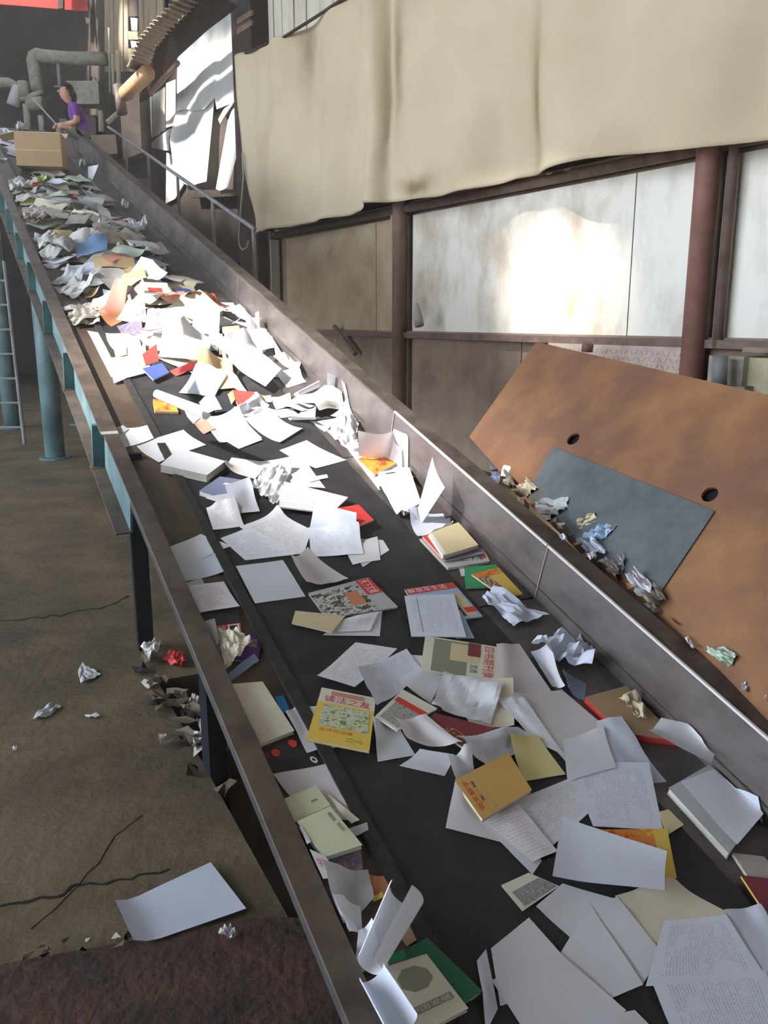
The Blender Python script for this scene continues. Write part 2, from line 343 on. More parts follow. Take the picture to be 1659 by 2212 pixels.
st = MB().tube([wallp(1553, 832, .42), wallp(1556, 768, .42)], .05, 14); tag(st.build('pipe_stub', M['pipegrey'], smooth=True), 'upright grey pipe stub beside the red oxide post', 'pipe')
st = MB().tube([wallp(1268, 760, .30), wallp(1270, 742, .30), wallp(1271, 740, .30)], [.045, .045, .02], 14); tag(st.build('pipe_stub', M['post'], smooth=True), 'short rusty pipe end poking up behind the leaning rusty plate', 'pipe')

# steel column and cream cladding showing above the canvas
ac0, ac1 = walla(531, 60)[0], walla(574, 60)[0]
cm = struct(MB().wbox(ac1, ac0, .2, 8.4, -.05, .22).build('trim_column', M['darksteel']))
MB().wbox(walla(518, 60)[0], walla(530, 60)[0], .2, 8.4, -.05, .10).build('column_flange', M['panellow'], cm)
for y in (40, 62): MB().prism([wallp(516, y, .2), wallp(548, y-18, .2), wallp(548, y-6, .2), wallp(516, y+14, .2)], -WN*.03).build('lattice_bar', M['postb'], cm)
xs = [578, 590, 608, 634, 660, 690, 720, 750]
for x0, x1 in zip(xs, xs[1:]):
    a0, a1 = walla(x1, 40)[0], walla(x0, 40)[0]
    MB().wbox(a0+.015, a1-.015, 3.6, 8.4, -.06, -.02+.02*random.random()).build('cladding_board', M['cream'], wall)

# ---- canvas curtain hung in front of the wall
TO = .32
bot = [(553, 505), (600, 497), (640, 489), (700, 474), (780, 456), (805, 441), (870, 437), (960, 424), (1060, 395), (1100, 384), (1290, 346), (1500, 325), (1659, 300), (1900, 262)]
top = [(515, 124), (560, 104), (610, 84), (680, 40), (740, 0), (800, -40)]
bz = sorted((walla(*q, TO)) for q in bot); tz = sorted(walla(*q, TO) for q in top)
left = [(515, 124), (519, 230), (527, 330), (535, 420), (548, 480), (553, 505)]
lz = sorted(((walla(*q, TO)[1], walla(*q, TO)[0]) for q in left))
amin = min(a for a, z in bz); amax = max(l[1] for l in lz)
nu, nv = 150, 60; vs = []; uvs = []
for j in range(nv+1):
    for i in range(nu+1):
        t = i/nu; w = j/nv
        a_left = None
        a = amin+(amax-amin)*t
        z0 = np.interp(a, [q[0] for q in bz], [q[1] for q in bz]); z1 = np.interp(a, [q[0] for q in tz], [q[1] for q in tz])
        z = z0+(z1-z0)*w
        # pull the left border to its traced line
        al = np.interp(z, [q[0] for q in lz], [q[1] for q in lz])
        fade = max(0., 1-(1-t)*7); a2 = a+(al-amax)*fade
        d = .075*math.sin(a2*2.1+.6*math.sin(z*.9))+.040*math.sin(a2*4.7+1+z*.5)+.016*math.sin(a2*9.5+z*1.2)+.07*mnoise.noise((a2*.9, z*.8, 3.))+.035*mnoise.noise((a2*2.3, z*1.3, 8.))
        for ak, kw, kd in ((walla(845, 300, TO)[0], .13, -.085), (walla(815, 250, TO)[0], .16, .07), (walla(1145, 200, TO)[0], .15, -.05), (walla(700, 260, TO)[0], .25, .06)):
            d += kd*math.exp(-((a2-ak)/kw)**2)
        d += .10*math.exp(-(w/.05)**2)*.25
        vs.append(WL(a2, z, TO+d)); uvs.append((a2, z))
fs = [(j*(nu+1)+i, j*(nu+1)+i+1, (j+1)*(nu+1)+i+1, (j+1)*(nu+1)+i) for j in range(nv) for i in range(nu)]
def stain_and_fold_tarp(spots):
    nt = M['tarp'].node_tree; N = nt.nodes; lk = nt.links; bs = N['Principled BSDF']; src = bs.inputs['Base Color'].links[0].from_socket
    def mth(op, *a):
        q = N.new('ShaderNodeMath'); q.operation = op
        for k, x in enumerate(a):
            if isinstance(x, (int, float)): q.inputs[k].default_value = x
            else: lk.new(x, q.inputs[k])
        return q.outputs[0]
    uvn = N.new('ShaderNodeUVMap'); sx = N.new('ShaderNodeSeparateXYZ'); lk.new(uvn.outputs[0], sx.inputs[0])
    nz = N.new('ShaderNodeTexNoise'); nz.inputs['Scale'].default_value = 2.3; nz.inputs['Detail'].default_value = 7; lk.new(uvn.outputs[0], nz.inputs['Vector'])
    tot = None
    for a, z, wa, wz, k in spots:
        da = mth('DIVIDE', mth('ADD', mth('SUBTRACT', sx.outputs[0], a), mth('MULTIPLY', mth('SUBTRACT', nz.outputs['Fac'], .5), wa*1.6)), wa); dz = mth('DIVIDE', mth('ADD', mth('SUBTRACT', sx.outputs[1], z), mth('MULTIPLY', mth('SUBTRACT', nz.outputs['Fac'], .5), .5)), wz)
        r2 = mth('ADD', mth('MULTIPLY', da, da), mth('MULTIPLY', dz, dz)); e = mth('MULTIPLY', mth('POWER', 2.718, mth('MULTIPLY', r2, -1.)), k)
        tot = e if tot is None else mth('MAXIMUM', tot, e)
    fac = mth('MULTIPLY', tot, mth('ADD', .45, nz.outputs['Fac'])); mx = N.new('ShaderNodeMix'); mx.data_type = 'RGBA'; lk.new(fac, mx.inputs[0]); lk.new(src, mx.inputs[6]); mx.inputs[7].default_value = (.30, .21, .12, 1); lk.new(mx.outputs[2], bs.inputs['Base Color'])
stain_and_fold_tarp([(*walla(843, 240, TO), .12, 1.3, 1.0), (*walla(872, 120, TO), .06, .6, .8), (*walla(905, 393, TO), .24, .10, 1.0), (*walla(1150, 210, TO), .07, .6, .85), (*walla(590, 440, TO), .40, .40, .55), (*walla(655, 95, TO), .22, .45, .8), (*walla(1330, 330, TO), .30, .12, .25), (*walla(1600, 150, TO), .35, .4, .22)])
canvas = obj('canvas_curtain', vs, fs, M['tarp'], uv=uvs, smooth=True)
tag(canvas, 'big beige canvas sheet hanging slack in front of the wall posts', 'tarpaulin')
sm = canvas.modifiers.new('thickness', 'SOLIDIFY'); sm.thickness = .006
# stains in the cloth colour; the long streaks also paint in fold shade
# rope and hem pipe along its upper left border
hp = MB().tube([wallp(x, y-2, TO+.05) for x, y in top], .018, 8).build('curtain_pole', M['darksteel'], smooth=True)
tag(hp, 'thin dark pole carrying the upper left edge of the beige canvas', 'pole')
rp = MB().tube([wallp(x, y, TO+.06) for x, y in [(523, 330), (526, 380), (522, 430), (519, 470), (516, 510), (517, 530), (524, 540), (533, 535), (537, 520)]], .012, 6).build('hanging_cord', M['rope'], smooth=True)
tag(rp, 'pale cord looping down at the left border of the beige canvas', 'cord')

# ---- unseen roof added to shade the hall, holes traced back from wanted sun patches
ZR = 9.6
def inpoly(x, y, poly):
    c = False; j = len(poly)-1
    for i in range(len(poly)):
        xi, yi = poly[i]; xj, yj = poly[j]
        if (yi > y) != (yj > y) and x < (xj-xi)*(y-yi)/(yj-yi)+xi: c = not c
        j = i
    return c
T1 = [(1.0, 1.2), (1.15, .60), (1.9, .35), (2.35, .0), (2.1, -.45), (3.3, -.45), (3.6, 0.), (4.3, .45), (4.2, 1.2)]
T2 = [walla(x, y) for x, y in ((1090, 565), (1250, 545), (1310, 580), (1300, 670), (1200, 700), (1110, 665))]
T3 = [walla(x, y) for x, y in ((375, 150), (525, 110), (530, 450), (370, 430), (355, 280))]
T4 = [walla(x, y) for x, y in ((274, 25), (308, 25), (308, 115), (274, 115))]
r0_, r1_ = ray(-40, 0), ray(195, 0); T5 = [(r0_[0]*20.2/r0_[1], 7.0), (r1_[0]*20.2/r1_[1], 7.0), (r1_[0]*20.2/r1_[1], 9.), (r0_[0]*20.2/r0_[1], 9.)]
cs = .25; rx0, rx1, ry0, ry1 = -17., 9., -12., 27.
nx, ny = int((rx1-rx0)/cs), int((ry1-ry0)/cs); rv = []; rf = []
for j in range(ny+1):
    for i in range(nx+1): rv.append((rx0+i*cs, ry0+j*cs, ZR+.02*(i % 2)))
for j in range(ny):
    for i in range(nx):
        c = V3(rx0+(i+.5)*cs, ry0+(j+.5)*cs, ZR); hole = False
        q = c+L*(((P0-c)@NN)/(L@NN)); s_, v_, _ = loc(q)
        if inpoly(s_, v_, T1): hole = True
        q = c+L*(((W0-c)@WN)/(L@WN)); a_, z_ = (q-W0)@WD, q[2]
        if inpoly(a_, z_, T2) or inpoly(a_, z_, T3) or inpoly(a_, z_, T4): hole = True
        q = c+L*((20.2-c[1])/L[1])
        if inpoly(q[0], q[2], T5): hole = True
        if not hole: rf.append((j*(nx+1)+i, j*(nx+1)+i+1, (j+1)*(nx+1)+i+1, (j+1)*(nx+1)+i))
ceil_ = struct(obj('ceiling_sun_mask', rv, rf, M['roofsteel']))
wb_ = struct(MB().box(V3(.5, -5.5, 4.8), V3(8.5, 0, 0), V3(0, .05, 0), V3(0, 0, 4.8)).build('wall_back_light_block', M['panellow']))  # added out of view to darken the near end
wl_ = struct(MB().box(V3(-13, 15.4, 4.8), V3(.05, 0, 0), V3(0, 8.2, 0), V3(0, 0, 4.8)).build('wall_left_sun_block', M['darkwall']))  # added out of view to keep sun off the far floor
# far end wall
fw = struct(MB().box(V3(-7, 23.5, 4.8), V3(13, 0, 0), V3(0, .05, 0), V3(0, 0, 4.8)).build('wall_far', M['darkwall']))

# ================================================================== CONVEYOR
S0, S1 = -1.75, 14.2
cv = thing('belt_conveyor', 'long inclined belt conveyor with steel side walls rising to the far end', 'conveyor', K(0, .3, -.5))
MB().bar(S0, S1, -.085, .70, -.014, 0).build('belt', M['belt'], cv)
MB().bar(S0, S1, -.115, -.078, -.012, .006).build('belt_skirt', M['beltedge'], cv)
MB().bar(S0, S1, -.30, -.115, -.03, -.012).build('bed_plate', M['bedl'], cv)
for a, b in ((S0, .39), (.39, 1.66), (1.66, 4.2), (4.2, 8.0), (8.0, S1)):
    MB().bar(a+.004, b-.004, .70, .955, -.03, -.010).build('bed_plate', M['bedr'], cv)
    sp_ = MB().bar(a+.003, b-.003, .95, .962, -.02, .215).build('side_panel', M['inner'], cv)
    MB().bar(b-.008, b-.003, .945, .951, -.01, .215).build('weld_seam', M['seam'], sp_)
    MB().bar(a+.003, b-.003, .946, .951, .034, .040).build('panel_crease', M['railr'], sp_)
    MB().bar(a+.003, b-.003, .945, .953, .213, .221).build('panel_edge', M['bright'] if a < 1.6 else M['rail'], sp_)  # near edges coloured pale for the glint along the rail
MB().bar(S0, S1, .953, 1.045, .205, .214).build('rail_cap', M['railr'], cv)
MB().bar(S0, S1, 1.035, 1.045, .05, .207).build('rail_web', M['railr'], cv)
# left side channel: top flange, web, bottom flange, stiffeners
ch = MB().bar(1.5, S1, -.315, -.305, -.20, .02).build('side_channel', M['teal'], cv)
MB().bar(S0, 1.5, -.315, -.305, -.075, .02).build('shaded_web', M['webdk'], ch)  # near web coloured dark to carry the shade it stands in
MB().bar(S0, 2.02, -.335, -.268, .015, .026).build('top_flange', M['rail'], ch)
MB().bar(2.03, S1, -.345, -.268, .015, .026).build('top_flange', M['rail'], ch)
MB().bar(2.005, 2.035, -.345, -.270, .026, .029).build('weld_seam', M['bright'], ch)
MB().bar(1.5, S1, -.375, -.305, -.208, -.20).build('bottom_flange', M['rail'], ch)
MB().bar(S0, S1, -.30, -.29, -.03, .02).build('inner_lip', M['bedl'], ch)
for s in [2.15+1.03*k for k in range(11)]:
    MB().bar(s-.012, s+.012, -.368, -.315, -.20, .015).build('stiffener', M['tealdk'], ch)
    MB().bar(s-.03, s+.03, -.378, -.315, -.215, -.197).build('stiffener_foot', M['rail'], ch)
# legs
f1 = floorp(315, 1400)
MB().box(f1+V3(0, 0, .46), UH*.025, VV*.035, V3(0, 0, .46)).build('leg', M['legdk'], cv)
gz = K(.5, -.28, -.2)
MB().box(G(.55, -.24, .08), UH*.05, VV*.03, V3(0, 0, .25)).build('leg', M['legdk'], cv)  # black block added for the darkness under the conveyor
def pipe_leg(a, b):
    p_ = G(a, b); top = P0[2]+math.tan(math.asin(U[2]))*a-.2
    MB().tube([p_, p_+V3(0, 0, top)], .105, 20).build('leg', M['teal'], cv, smooth=True)
    MB().tube([p_, p_+V3(0, 0, .02)], .17, 20).build('leg_base', M['tealdk'], cv)
f2 = floorp(120, 990); g2 = f2-V3(P0[0], P0[1], 0); pipe_leg(g2@UH, g2@VV)
f3 = floorp(26, 925); g3 = f3-V3(P0[0], P0[1], 0); pipe_leg(g3@UH, g3@VV)
pipe_leg(g2@UH, .75); pipe_leg(g3@UH, .6)
for s in (2.5, 5., 7.5, 10., 12.5): MB().bar(s-.04, s+.04, -.30, 1.04, -.20, -.13).build('cross_member', M['tealdk'], cv)
MB().bar(S0, S1, -.28, 1.03, -.15, -.14).build('return_belt', M['belt'], cv)
# ladder at the left
lad = thing('ladder', 'thin grey steel ladder standing behind the teal pipe legs', 'ladder', floorp(25, 960))
b0 = floorp(25, 960)
for dx in (-.16, .16): MB().tube([b0+V3(dx, 0, 0), b0+V3(dx-.25, .5, 2.2)], .022, 8).build('rail', M['pipegrey'], lad)
for k in range(7): MB().tube([b0+V3(-.16, 0, 0)+V3(-.25, .5, 2.2)*(k+.7)/7.5, b0+V3(.16, 0, 0)+V3(-.25, .5, 2.2)*(k+.7)/7.5], .014, 8).build('rung', M['pipegrey'], lad)

# ================================================================== RUSTY PLATE AND ITS LEDGE
pa = V3(UH[0], UH[1], math.tan(math.radians(6.2))); pb = VV+V3(0, 0, 1.188)
PN = unit(np.cross(pa, pb)); PN = PN if PN[2] < 0 else -PN
PQ = K(.4, 1.12, .15)
platep = lambda x, y, o=0.: on_plane(x, y, PQ, PN, -o)         # o > 0 towards us
corner = [(1160, 740), (1659, 855), (1960, 925), (2000, 1620), (1700, 1620), (1480, 1400), (1290, 1230), (1140, 1085), (1015, 945)]
hole_c = [(1240, 950), (1535, 1070)]
rt = thing('rusty_plate', 'large brown rusty steel plate sloping up beside the conveyor with two round holes', 'steel plate', platep(1300, 1100))
bm = bmesh.new()
tdir = unit(platep(1659, 855)-platep(1160, 740)); rim = [platep(*q) for q in corner if q[0] < 1690 and q[1] < 1500]; rim = rim[:2]+[platep(1659, 855)+tdir*1.2, platep(1640, 1560)+tdir*.95, platep(1640, 1560)]+rim[2:]
ring = [bm.verts.new(q) for q in rim]; edges = [bm.edges.new((ring[i], ring[(i+1) % len(ring)])) for i in range(len(ring))]
pax = unit(pa); pbx = unit(np.cross(PN, pax))
for hc in hole_c:
    c = platep(*hc); hv = [bm.verts.new(c+pax*.030*math.cos(t*math.pi/12)+pbx*.030*math.sin(t*math.pi/12)) for t in range(24)]
    edges += [bm.edges.new((hv[i], hv[(i+1) % 24])) for i in range(24)]
bmesh.ops.triangle_fill(bm, use_beauty=True, edges=edges)
bm.verts.index_update()
o = obj('plate_body', [v.co for v in bm.verts], [[v.index for v in f.verts] for f in bm.faces], M['rust'], rt); bm.free()
md = o.modifiers.new('thickness', 'SOLIDIFY'); md.thickness = .012; md.offset = 0
gp = MB().prism([platep(*q, .008) for q in [(1195, 965), (1545, 1105), (1425, 1285), (1290, 1222), (1140, 1070)]], PN*.004*-1)
gp.build('patch_plate', M['greyplate'], rt)
for hc in hole_c:
    c = platep(*hc, -.02); MB().tube([c, c+PN*.05], .036, 20).build('hole_sleeve', M['legdk'], rt)
# support frame under the plate
for q in ((1130, 830), (1640, 930)):
    t_ = platep(*q, -.03); MB().tube([t_, V3(t_[0]+.05, t_[1]+.02, 0)], .03, 8).build('support', M['girt'], rt)

# ================================================================== PAPERS ON THE BELT
HS0, HV0, HC = -2., -.36, .01
HM = np.full((1900, 150), 0.0)
for k in range(150):
    v_ = HV0+(k+.5)*HC
    HM[:, k] = -.012 if v_ < -.10 else (0. if v_ < .70 else -.010)
def hm_idx(s, v): return int(min(max((s-HS0)/HC, 1), HM.shape[0]-2)), int(min(max((v-HV0)/HC, 1), HM.shape[1]-2))
def under(s, v, r=1):
    i, j = hm_idx(s, v); return HM[max(i-r, 0):i+r+1, max(j-r, 0):j+r+1].max()
def bil(c, a, b): return (c[0]*(1-a)+c[1]*a)*(1-b)+(c[3]*(1-a)+c[2]*a)*b
def clampv(v): return min(max(v, -.262), .940)
class Surf:      # a plane that scraps rest on
    def __init__(s, O, N): s.O = O; s.N = N
    def px(s, q, h=0.): return on_plane(q[0], q[1], s.O, s.N, h)
FLOOR = Surf(V3(0, 0, .002), V3(0, 0, 1)); FPLATE = Surf(V3(0, 0, .010), V3(0, 0, 1)); PLATE = Surf(PQ, -PN); LEDGE = Surf(K(0, 1, .216), NN)
SEED = [0]
def wrinkle(a, b, amp, seed, sharp):
    if not amp: return 0.
    if sharp:
        return amp*(abs(mnoise.noise((a*2.6+seed, b*2.6, seed)))*1.5+.5*abs(mnoise.noise((a*5.5, b*5.5+seed, seed))))
    return amp*(.6+mnoise.noise((a*1.7+seed, b*1.7, seed)))
def sheet(label, px, m='w', name='paper_sheet', cat='paper', wr=.002, curl=(), n=9, group=None, surf=None, sharp=False, sv=None, smooth=None, base=0., parent=None, stiff=False):
    """a limp sheet: corners in photo pixels (or sv), dropped on whatever lies below it"""
    SEED[0] += 1; seed = SEED[0]*1.37
    if sharp: n = max(n, 13)
    vs = []; uv = []
    if surf is None:
        if sv is None:
            cen = np.mean([loc(beltp(*q))[:2] for q in px], axis=0); h0 = under(*cen)
            c = [np.array(loc(beltp(*q, h0))[:2]) for q in px]
        else: c = [np.array(q, float) for q in sv]
        h = np.zeros((n+1, n+1)); sv_ = np.zeros((n+1, n+1, 2))
        for j in range(n+1):
            for i in range(n+1):
                q = bil(c, i/n, j/n); q[1] = clampv(q[1]); sv_[j, i] = q; h[j, i] = under(*q)+.0012
        lo = h.copy()
        for _ in range(6 if not stiff else 30):
            p = np.pad(h, 1, mode='edge'); h = np.maximum(lo, (p[:-2, 1:-1]+p[2:, 1:-1]+p[1:-1, :-2]+p[1:-1, 2:])/4)
    else: c = [surf.px(q) for q in px]
    for j in range(n+1):
        for i in range(n+1):
            a, b = i/n, j/n
            ex = max(0., wrinkle(a, b, wr, seed, sharp))+base
            for e, amt, frac in curl:
                w = (b, 1-a, 1-b, a, a+b, 1-a+b, 2-a-b, a+1-b)[e]
                ex += amt*max(0., 1-w/frac)**1.7
            if surf is None:
                hh = h[j, i]+ex; s_, v_ = sv_[j, i]
                sh = .35*wrinkle(b+3, a, wr, seed, sharp) if sharp else 0
                vs.append(K(s_+sh, v_, hh)); sv_[j, i] = (s_, v_)
                h[j, i] = hh
            else: vs.append(bil(c, a, b)+surf.N*(ex+.001))
            uv.append((a, b))
    if surf is None:
        m2 = n*4
        for j in range(m2+1):
            for i in range(m2+1):
                q = bil(c, i/m2, j/m2); q[1] = clampv(q[1]); I, J = hm_idx(*q)
                hv = h[min(int(j/4+.5), n), min(int(i/4+.5), n)]
                HM[I, J] = max(HM[I, J], min(hv, lo.max()+.012))
    fs = [(j*(n+1)+i, j*(n+1)+i+1, (j+1)*(n+1)+i+1, (j+1)*(n+1)+i) for j in range(n) for i in range(n)]
    o = obj(name, vs, fs, M[m] if isinstance(m, str) else m, parent, uv=uv, smooth=(not sharp) if smooth is None else smooth)
    if parent is None: tag(o, label, cat, group)
    return o
def crumple(label, px, m='w', wr=.035, **kw):
    kw.setdefault('name', 'crumpled_paper'); return sheet(label, px, m, wr=wr, sharp=True, **kw)
def text_mesh(txt):
    cu = bpy.data.curves.new('t', 'FONT'); cu.body = txt; cu.resolution_u = 2
    o = bpy.data.objects.new('t', cu); COL.objects.link(o); bpy.context.view_layer.update()
    me = bpy.data.meshes.new_from_object(o.evaluated_get(bpy.context.evaluated_depsgraph_get()))
    v = np.array([x.co[:2] for x in me.vertices]) if len(me.vertices) else np.zeros((0, 2)); f = [tuple(p.vertices) for p in me.polygons]
    bpy.data.objects.remove(o); bpy.data.curves.remove(cu); bpy.data.meshes.remove(me)
    if not len(v): return v, f
    mn, mx = v.min(0), v.max(0); return (v-mn)/np.maximum(mx-mn, 1e-6), f
def book(label, px, cover, t=.006, name='magazine', cat='magazine', pics=(), texts=(), base=None, group=None, pages='pages', spine=None, tilt=None, back=None):
    """rigid booklet: back cover, page block, front cover with its print"""
    cen = [loc(beltp(*q))[:2] for q in px]; cs_ = [np.array(q) for q in cen]
    smp = [under(*bil(cs_, a, b)) for a in (.1, .3, .5, .7, .9) for b in (.1, .3, .5, .7, .9)]
    hb = (np.quantile(smp, .9) if base is None else base)+.0015
    top = [np.array(loc(beltp(*q, hb+t))[:2]) for q in px]
    for q in top: q[1] = clampv(q[1])
    def at(a, b, n): q = bil(top, a, b); return K(q[0], q[1], n)
    cen3 = at(.5, .5, hb); r = thing(name, label, cat, cen3, group)
    def slab(n0, n1, ins, nm, m, uv=False):
        lo, hi = ins, 1-ins; P = [(lo, lo), (hi, lo), (hi, hi), (lo, hi)]
        b = MB().hexa([at(*q, n0) for q in P]+[at(*q, n1) for q in P]); return obj(nm, b.v, b.f, M[m] if isinstance(m, str) else m, r, uv=[*P, *P])
    slab(hb, hb+.0006, 0, 'back_cover', back or cover); slab(hb+.0006, hb+t-.0006, .012, 'page_block', pages); fc = slab(hb+t-.0006, hb+t, 0, 'front_cover', cover)
    z = hb+t
    for k, (x0, y0, x1, y1, m, nm) in enumerate(pics):
        z_ = z+.0004*(k+1)
        q = [(x0, y0), (x1, y0), (x1, y1), (x0, y1)]
        ng = 14 if ('flower' in nm or 'round' in nm) else (8 if 'octagon' in nm else 0)
        if ng: q = [((x0+x1)/2+(x1-x0)/2*math.cos(2*math.pi*(g+.5)/ng)*(1+.12*math.sin(g*5) if 'flower' in nm else 1), (y0+y1)/2+(y1-y0)/2*math.sin(2*math.pi*(g+.5)/ng)) for g in range(ng)]
        obj(nm, [at(*c, z_) for c in q], [tuple(range(len(q)))], M[m], r, uv=[((c[0]-x0)/(x1-x0), (c[1]-y0)/(y1-y0)) for c in q])
    z += .0004*(len(pics)+1)
    for txt, x0, y0, x1, y1, m, rot in texts:
        v, f = text_mesh(txt)
        if not len(v): continue
        pts = []
        for a, b in v:
            b = 1-b
            if rot == 90: a, b = 1-b, a
            elif rot == 180: a, b = 1-a, 1-b
            elif rot == 270: a, b = b, 1-a
            pts.append(at(x0+(x1-x0)*a, y0+(y1-y0)*b, z))
        obj('lettering', pts, f, M[m], r)
    for i in range(25):
        for j in range(25):
            q = bil(top, i/24, j/24); I, J = hm_idx(*q); HM[I, J] = max(HM[I, J], hb+t)
    return r
def stand(label, b0, b1, t1, t0, m='w', lean=0., bend=.01, name='paper_sheet', wr=.0, n=8, hb=None, parent=None):
    """a sheet on its edge: base pixels on the belt, top pixels on an upright plane through them"""
    q0, q1 = (np.array(loc(beltp(*b))[:2]) for b in (b0, b1)); h = [under(*q0), under(*q1)] if hb is None else [hb, hb]
    B0, B1 = (beltp(*b, hh) for b, hh in zip((b0, b1), h))
    up = NN*math.cos(lean)+VV*math.sin(lean); pn = unit(np.cross(B1-B0, up))
    T1, T0 = (on_plane(*t, B0, pn) for t in (t1, t0)); c = [B0, B1, T1, T0]; vs = []; uv = []
    SEED[0] += 1
    for j in range(n+1):
        for i in range(n+1):
            a, b = i/n, j/n; p = bil(c, a, b)+pn*(bend*math.sin(math.pi*a)*(.3+b)+wrinkle(a, b, wr, SEED[0], True))
            s_, v_, n_ = loc(p); vs.append(K(s_, min(v_, .942), n_)); uv.append((a, b))
    fs = [(j*(n+1)+i, j*(n+1)+i+1, (j+1)*(n+1)+i+1, (j+1)*(n+1)+i) for j in range(n) for i in range(n)]
    o = obj(name, vs, fs, M[m], parent, uv=uv, smooth=True)
    return o if parent else tag(o, label, 'paper')
def roll(label, a, b, r0, r1, m='w', turn=300, tail=None, start=200, hb=None):
    """a sheet curled into a loose tube from pixel a to pixel b"""
    h = max(under(*loc(beltp(*a))[:2]), under(*loc(beltp(*b))[:2]))+.002 if hb is None else hb
    A, B = beltp(*a, h+r0), beltp(*b, h+r1); d = unit(B-A); e1 = unit(np.cross(d, NN)); e2 = np.cross(e1, d); n, k = 12, 26; vs = []; uv = []
    if e2@NN < 0: e2 = -e2
    for j in range(n+1):
        c = A+(B-A)*j/n; r = r0+(r1-r0)*j/n
        for i in range(k+1):
            t = math.radians(start+turn*i/k); rr = r*(1-.18*i/k)
            vs.append(c+e1*rr*math.cos(t)+e2*rr*math.sin(t)); uv.append((i/k, j/n))
    fs = [(j*(k+1)+i, j*(k+1)+i+1, (j+1)*(k+1)+i+1, (j+1)*(k+1)+i) for j in range(n) for i in range(k)]
    return tag(obj('rolled_paper', vs, fs, M[m], uv=uv, smooth=True), label, 'paper')
M['dirt'] = mat('dirty_trodden_paper', (.17, .13, .09), (.10, .08, .055), 8, .95)
# ---- the distant heap, piece by piece
rnd = random.Random(21)
def far_piece(s, v, w, h, ang, m, label, group, name='paper_sheet', cat='paper', wr=.012, sharp=False):
    ca, sa = math.cos(ang), math.sin(ang)
    c = [(s+x*ca-y*sa, clampv(v+x*sa+y*ca)) for x, y in ((-w/2, -h/2), (w/2, -h/2), (w/2, h/2), (-w/2, h/2))]
    return sheet(label, None, m, sv=c, name=name, cat=cat, wr=wr, sharp=sharp, n=6 if not sharp else 9, group=group,
                 curl=[(rnd.randrange(8), rnd.uniform(.0, .05), rnd.uniform(.3, .7))])
def pick(tab):
    t = rnd.random()*sum(w for w, *_ in tab)
    for w, *x in tab:
        t -= w
        if t <= 0: return x
    return tab[-1][1:]
kinds = [(20, 'wg', 'greyed sheet', 0), (14, 'w', 'white sheet', 0), (9, 'wb', 'bluish white sheet', 0), (9, 'old', 'grey-tan old sheet', 0), (12, 'news', 'newspaper sheet', 1), (9, 'crm', 'cream sheet', 0),
         (4, 'yel', 'yellow sheet', 0), (4, 'grn', 'pale green sheet', 0), (3, 'pnk', 'faded red sheet', 0), (3, 'bluel', 'blue card', 2), (2, 'orgp', 'orange card', 2), (4, 'tanp', 'tan card', 2), (2, 'redp', 'red card', 2),
         (3, 'pic_col', 'colour-printed page', 2), (2, 'blk', 'black card', 2), (2, 'bluep', 'deep blue card', 2)]
nmcat = [('paper_sheet', 'paper'), ('newspaper', 'newspaper'), ('card', 'card')]
zones = [(8.9, 13.4, 66, 'lying around and beyond the cardboard box on the belt'), (6.65, 8.9, 84, 'in the layer of paper just below the cardboard box'),
         (4.2, 6.25, 120, 'in the paper layer between bare gap and sunlit heap'), (2.75, 4.3, 34, 'buried in the sunlit heap on the belt')]
for z0, z1, cnt, where in zones:
    for k in range(cnt):
        s = rnd.uniform(z0, z1); v = rnd.triangular(-.24, .66, .2) if z0 > 4 else rnd.uniform(-.02, .8)
        if 4 < z0 < 6 and rnd.random() < .4: v = rnd.uniform(.2, .64)
        if z0 < 3 and s < 3.1 and v < .15: v += .3
        m, what, nc = pick(kinds)
        w, h = rnd.choice([(.297, .21), (.21, .15), (.26, .19), (.36, .26), (.16, .10)] if nc < 2 else [(.20, .14), (.26, .18), (.15, .10)]); w *= rnd.uniform(.8, 1.1)
        far_piece(s, v, w, h, rnd.uniform(0, 6.3), m, what+' '+where, where+': '+what, wr=rnd.choice([.006, .015, .03]), name=nmcat[nc][0], cat=nmcat[nc][1])
# grey crumpled stuff packed along the left rail
for k in range(26):
    s = rnd.uniform(3.6, 9.2); v = rnd.uniform(-.24, -.10)
    m, what = pick([(4, 'old', 'grey-tan'), (3, 'wg', 'pale grey'), (2, 'newst', 'newsprint'), (1, 'dirt', 'dirty brown')])
    far_piece(s, v, rnd.uniform(.18, .32), rnd.uniform(.14, .22), rnd.uniform(0, 6.3), m, 'crumpled '+what+' waste paper packed against the left rail of the conveyor', 'crumpled '+what+' paper along the left rail',
              name='crumpled_paper', wr=rnd.choice([.02, .03, .045]), sharp=True)
# ---- single pieces one can pick out in the distance
crumple('small white crumpled paper alone on the bare bed by the right side wall, largest there', [(279, 496), (316, 491), (320, 502), (294, 507)], wr=.09)
crumple('tiny white paper ball on the bare bed near the right side wall', [(261, 440), (277, 438), (280, 450), (264, 452)], wr=.05)
sheet('white rounded card at the edge of the dark gap in the paper layer', [(205, 456), (232, 458), (243, 478), (222, 486)], 'w', curl=[(0, .03, .5)])
stand('white triangular scrap standing against the right side wall below the cardboard box', (190, 384), (200, 388), (213, 356), (190, 360), 'w')
crumple('lime green crumpled paper in front of the cardboard box', [(80, 392), (108, 388), (112, 399), (84, 404)], 'lime', wr=.05)
crumple('yellow-green torn paper strip right of the cardboard box', [(170, 356), (184, 352), (187, 360), (173, 364)], 'grn', wr=.10)
sheet('yellow-green printed cover on the layer below the bare gap', [(115, 505), (169, 501), (169, 517), (115, 521)], 'yel', n=6)
sheet('small orange-buff envelope next to the yellow-green cover', [(179, 506), (214, 502), (216, 513), (182, 516)], 'env', n=6)
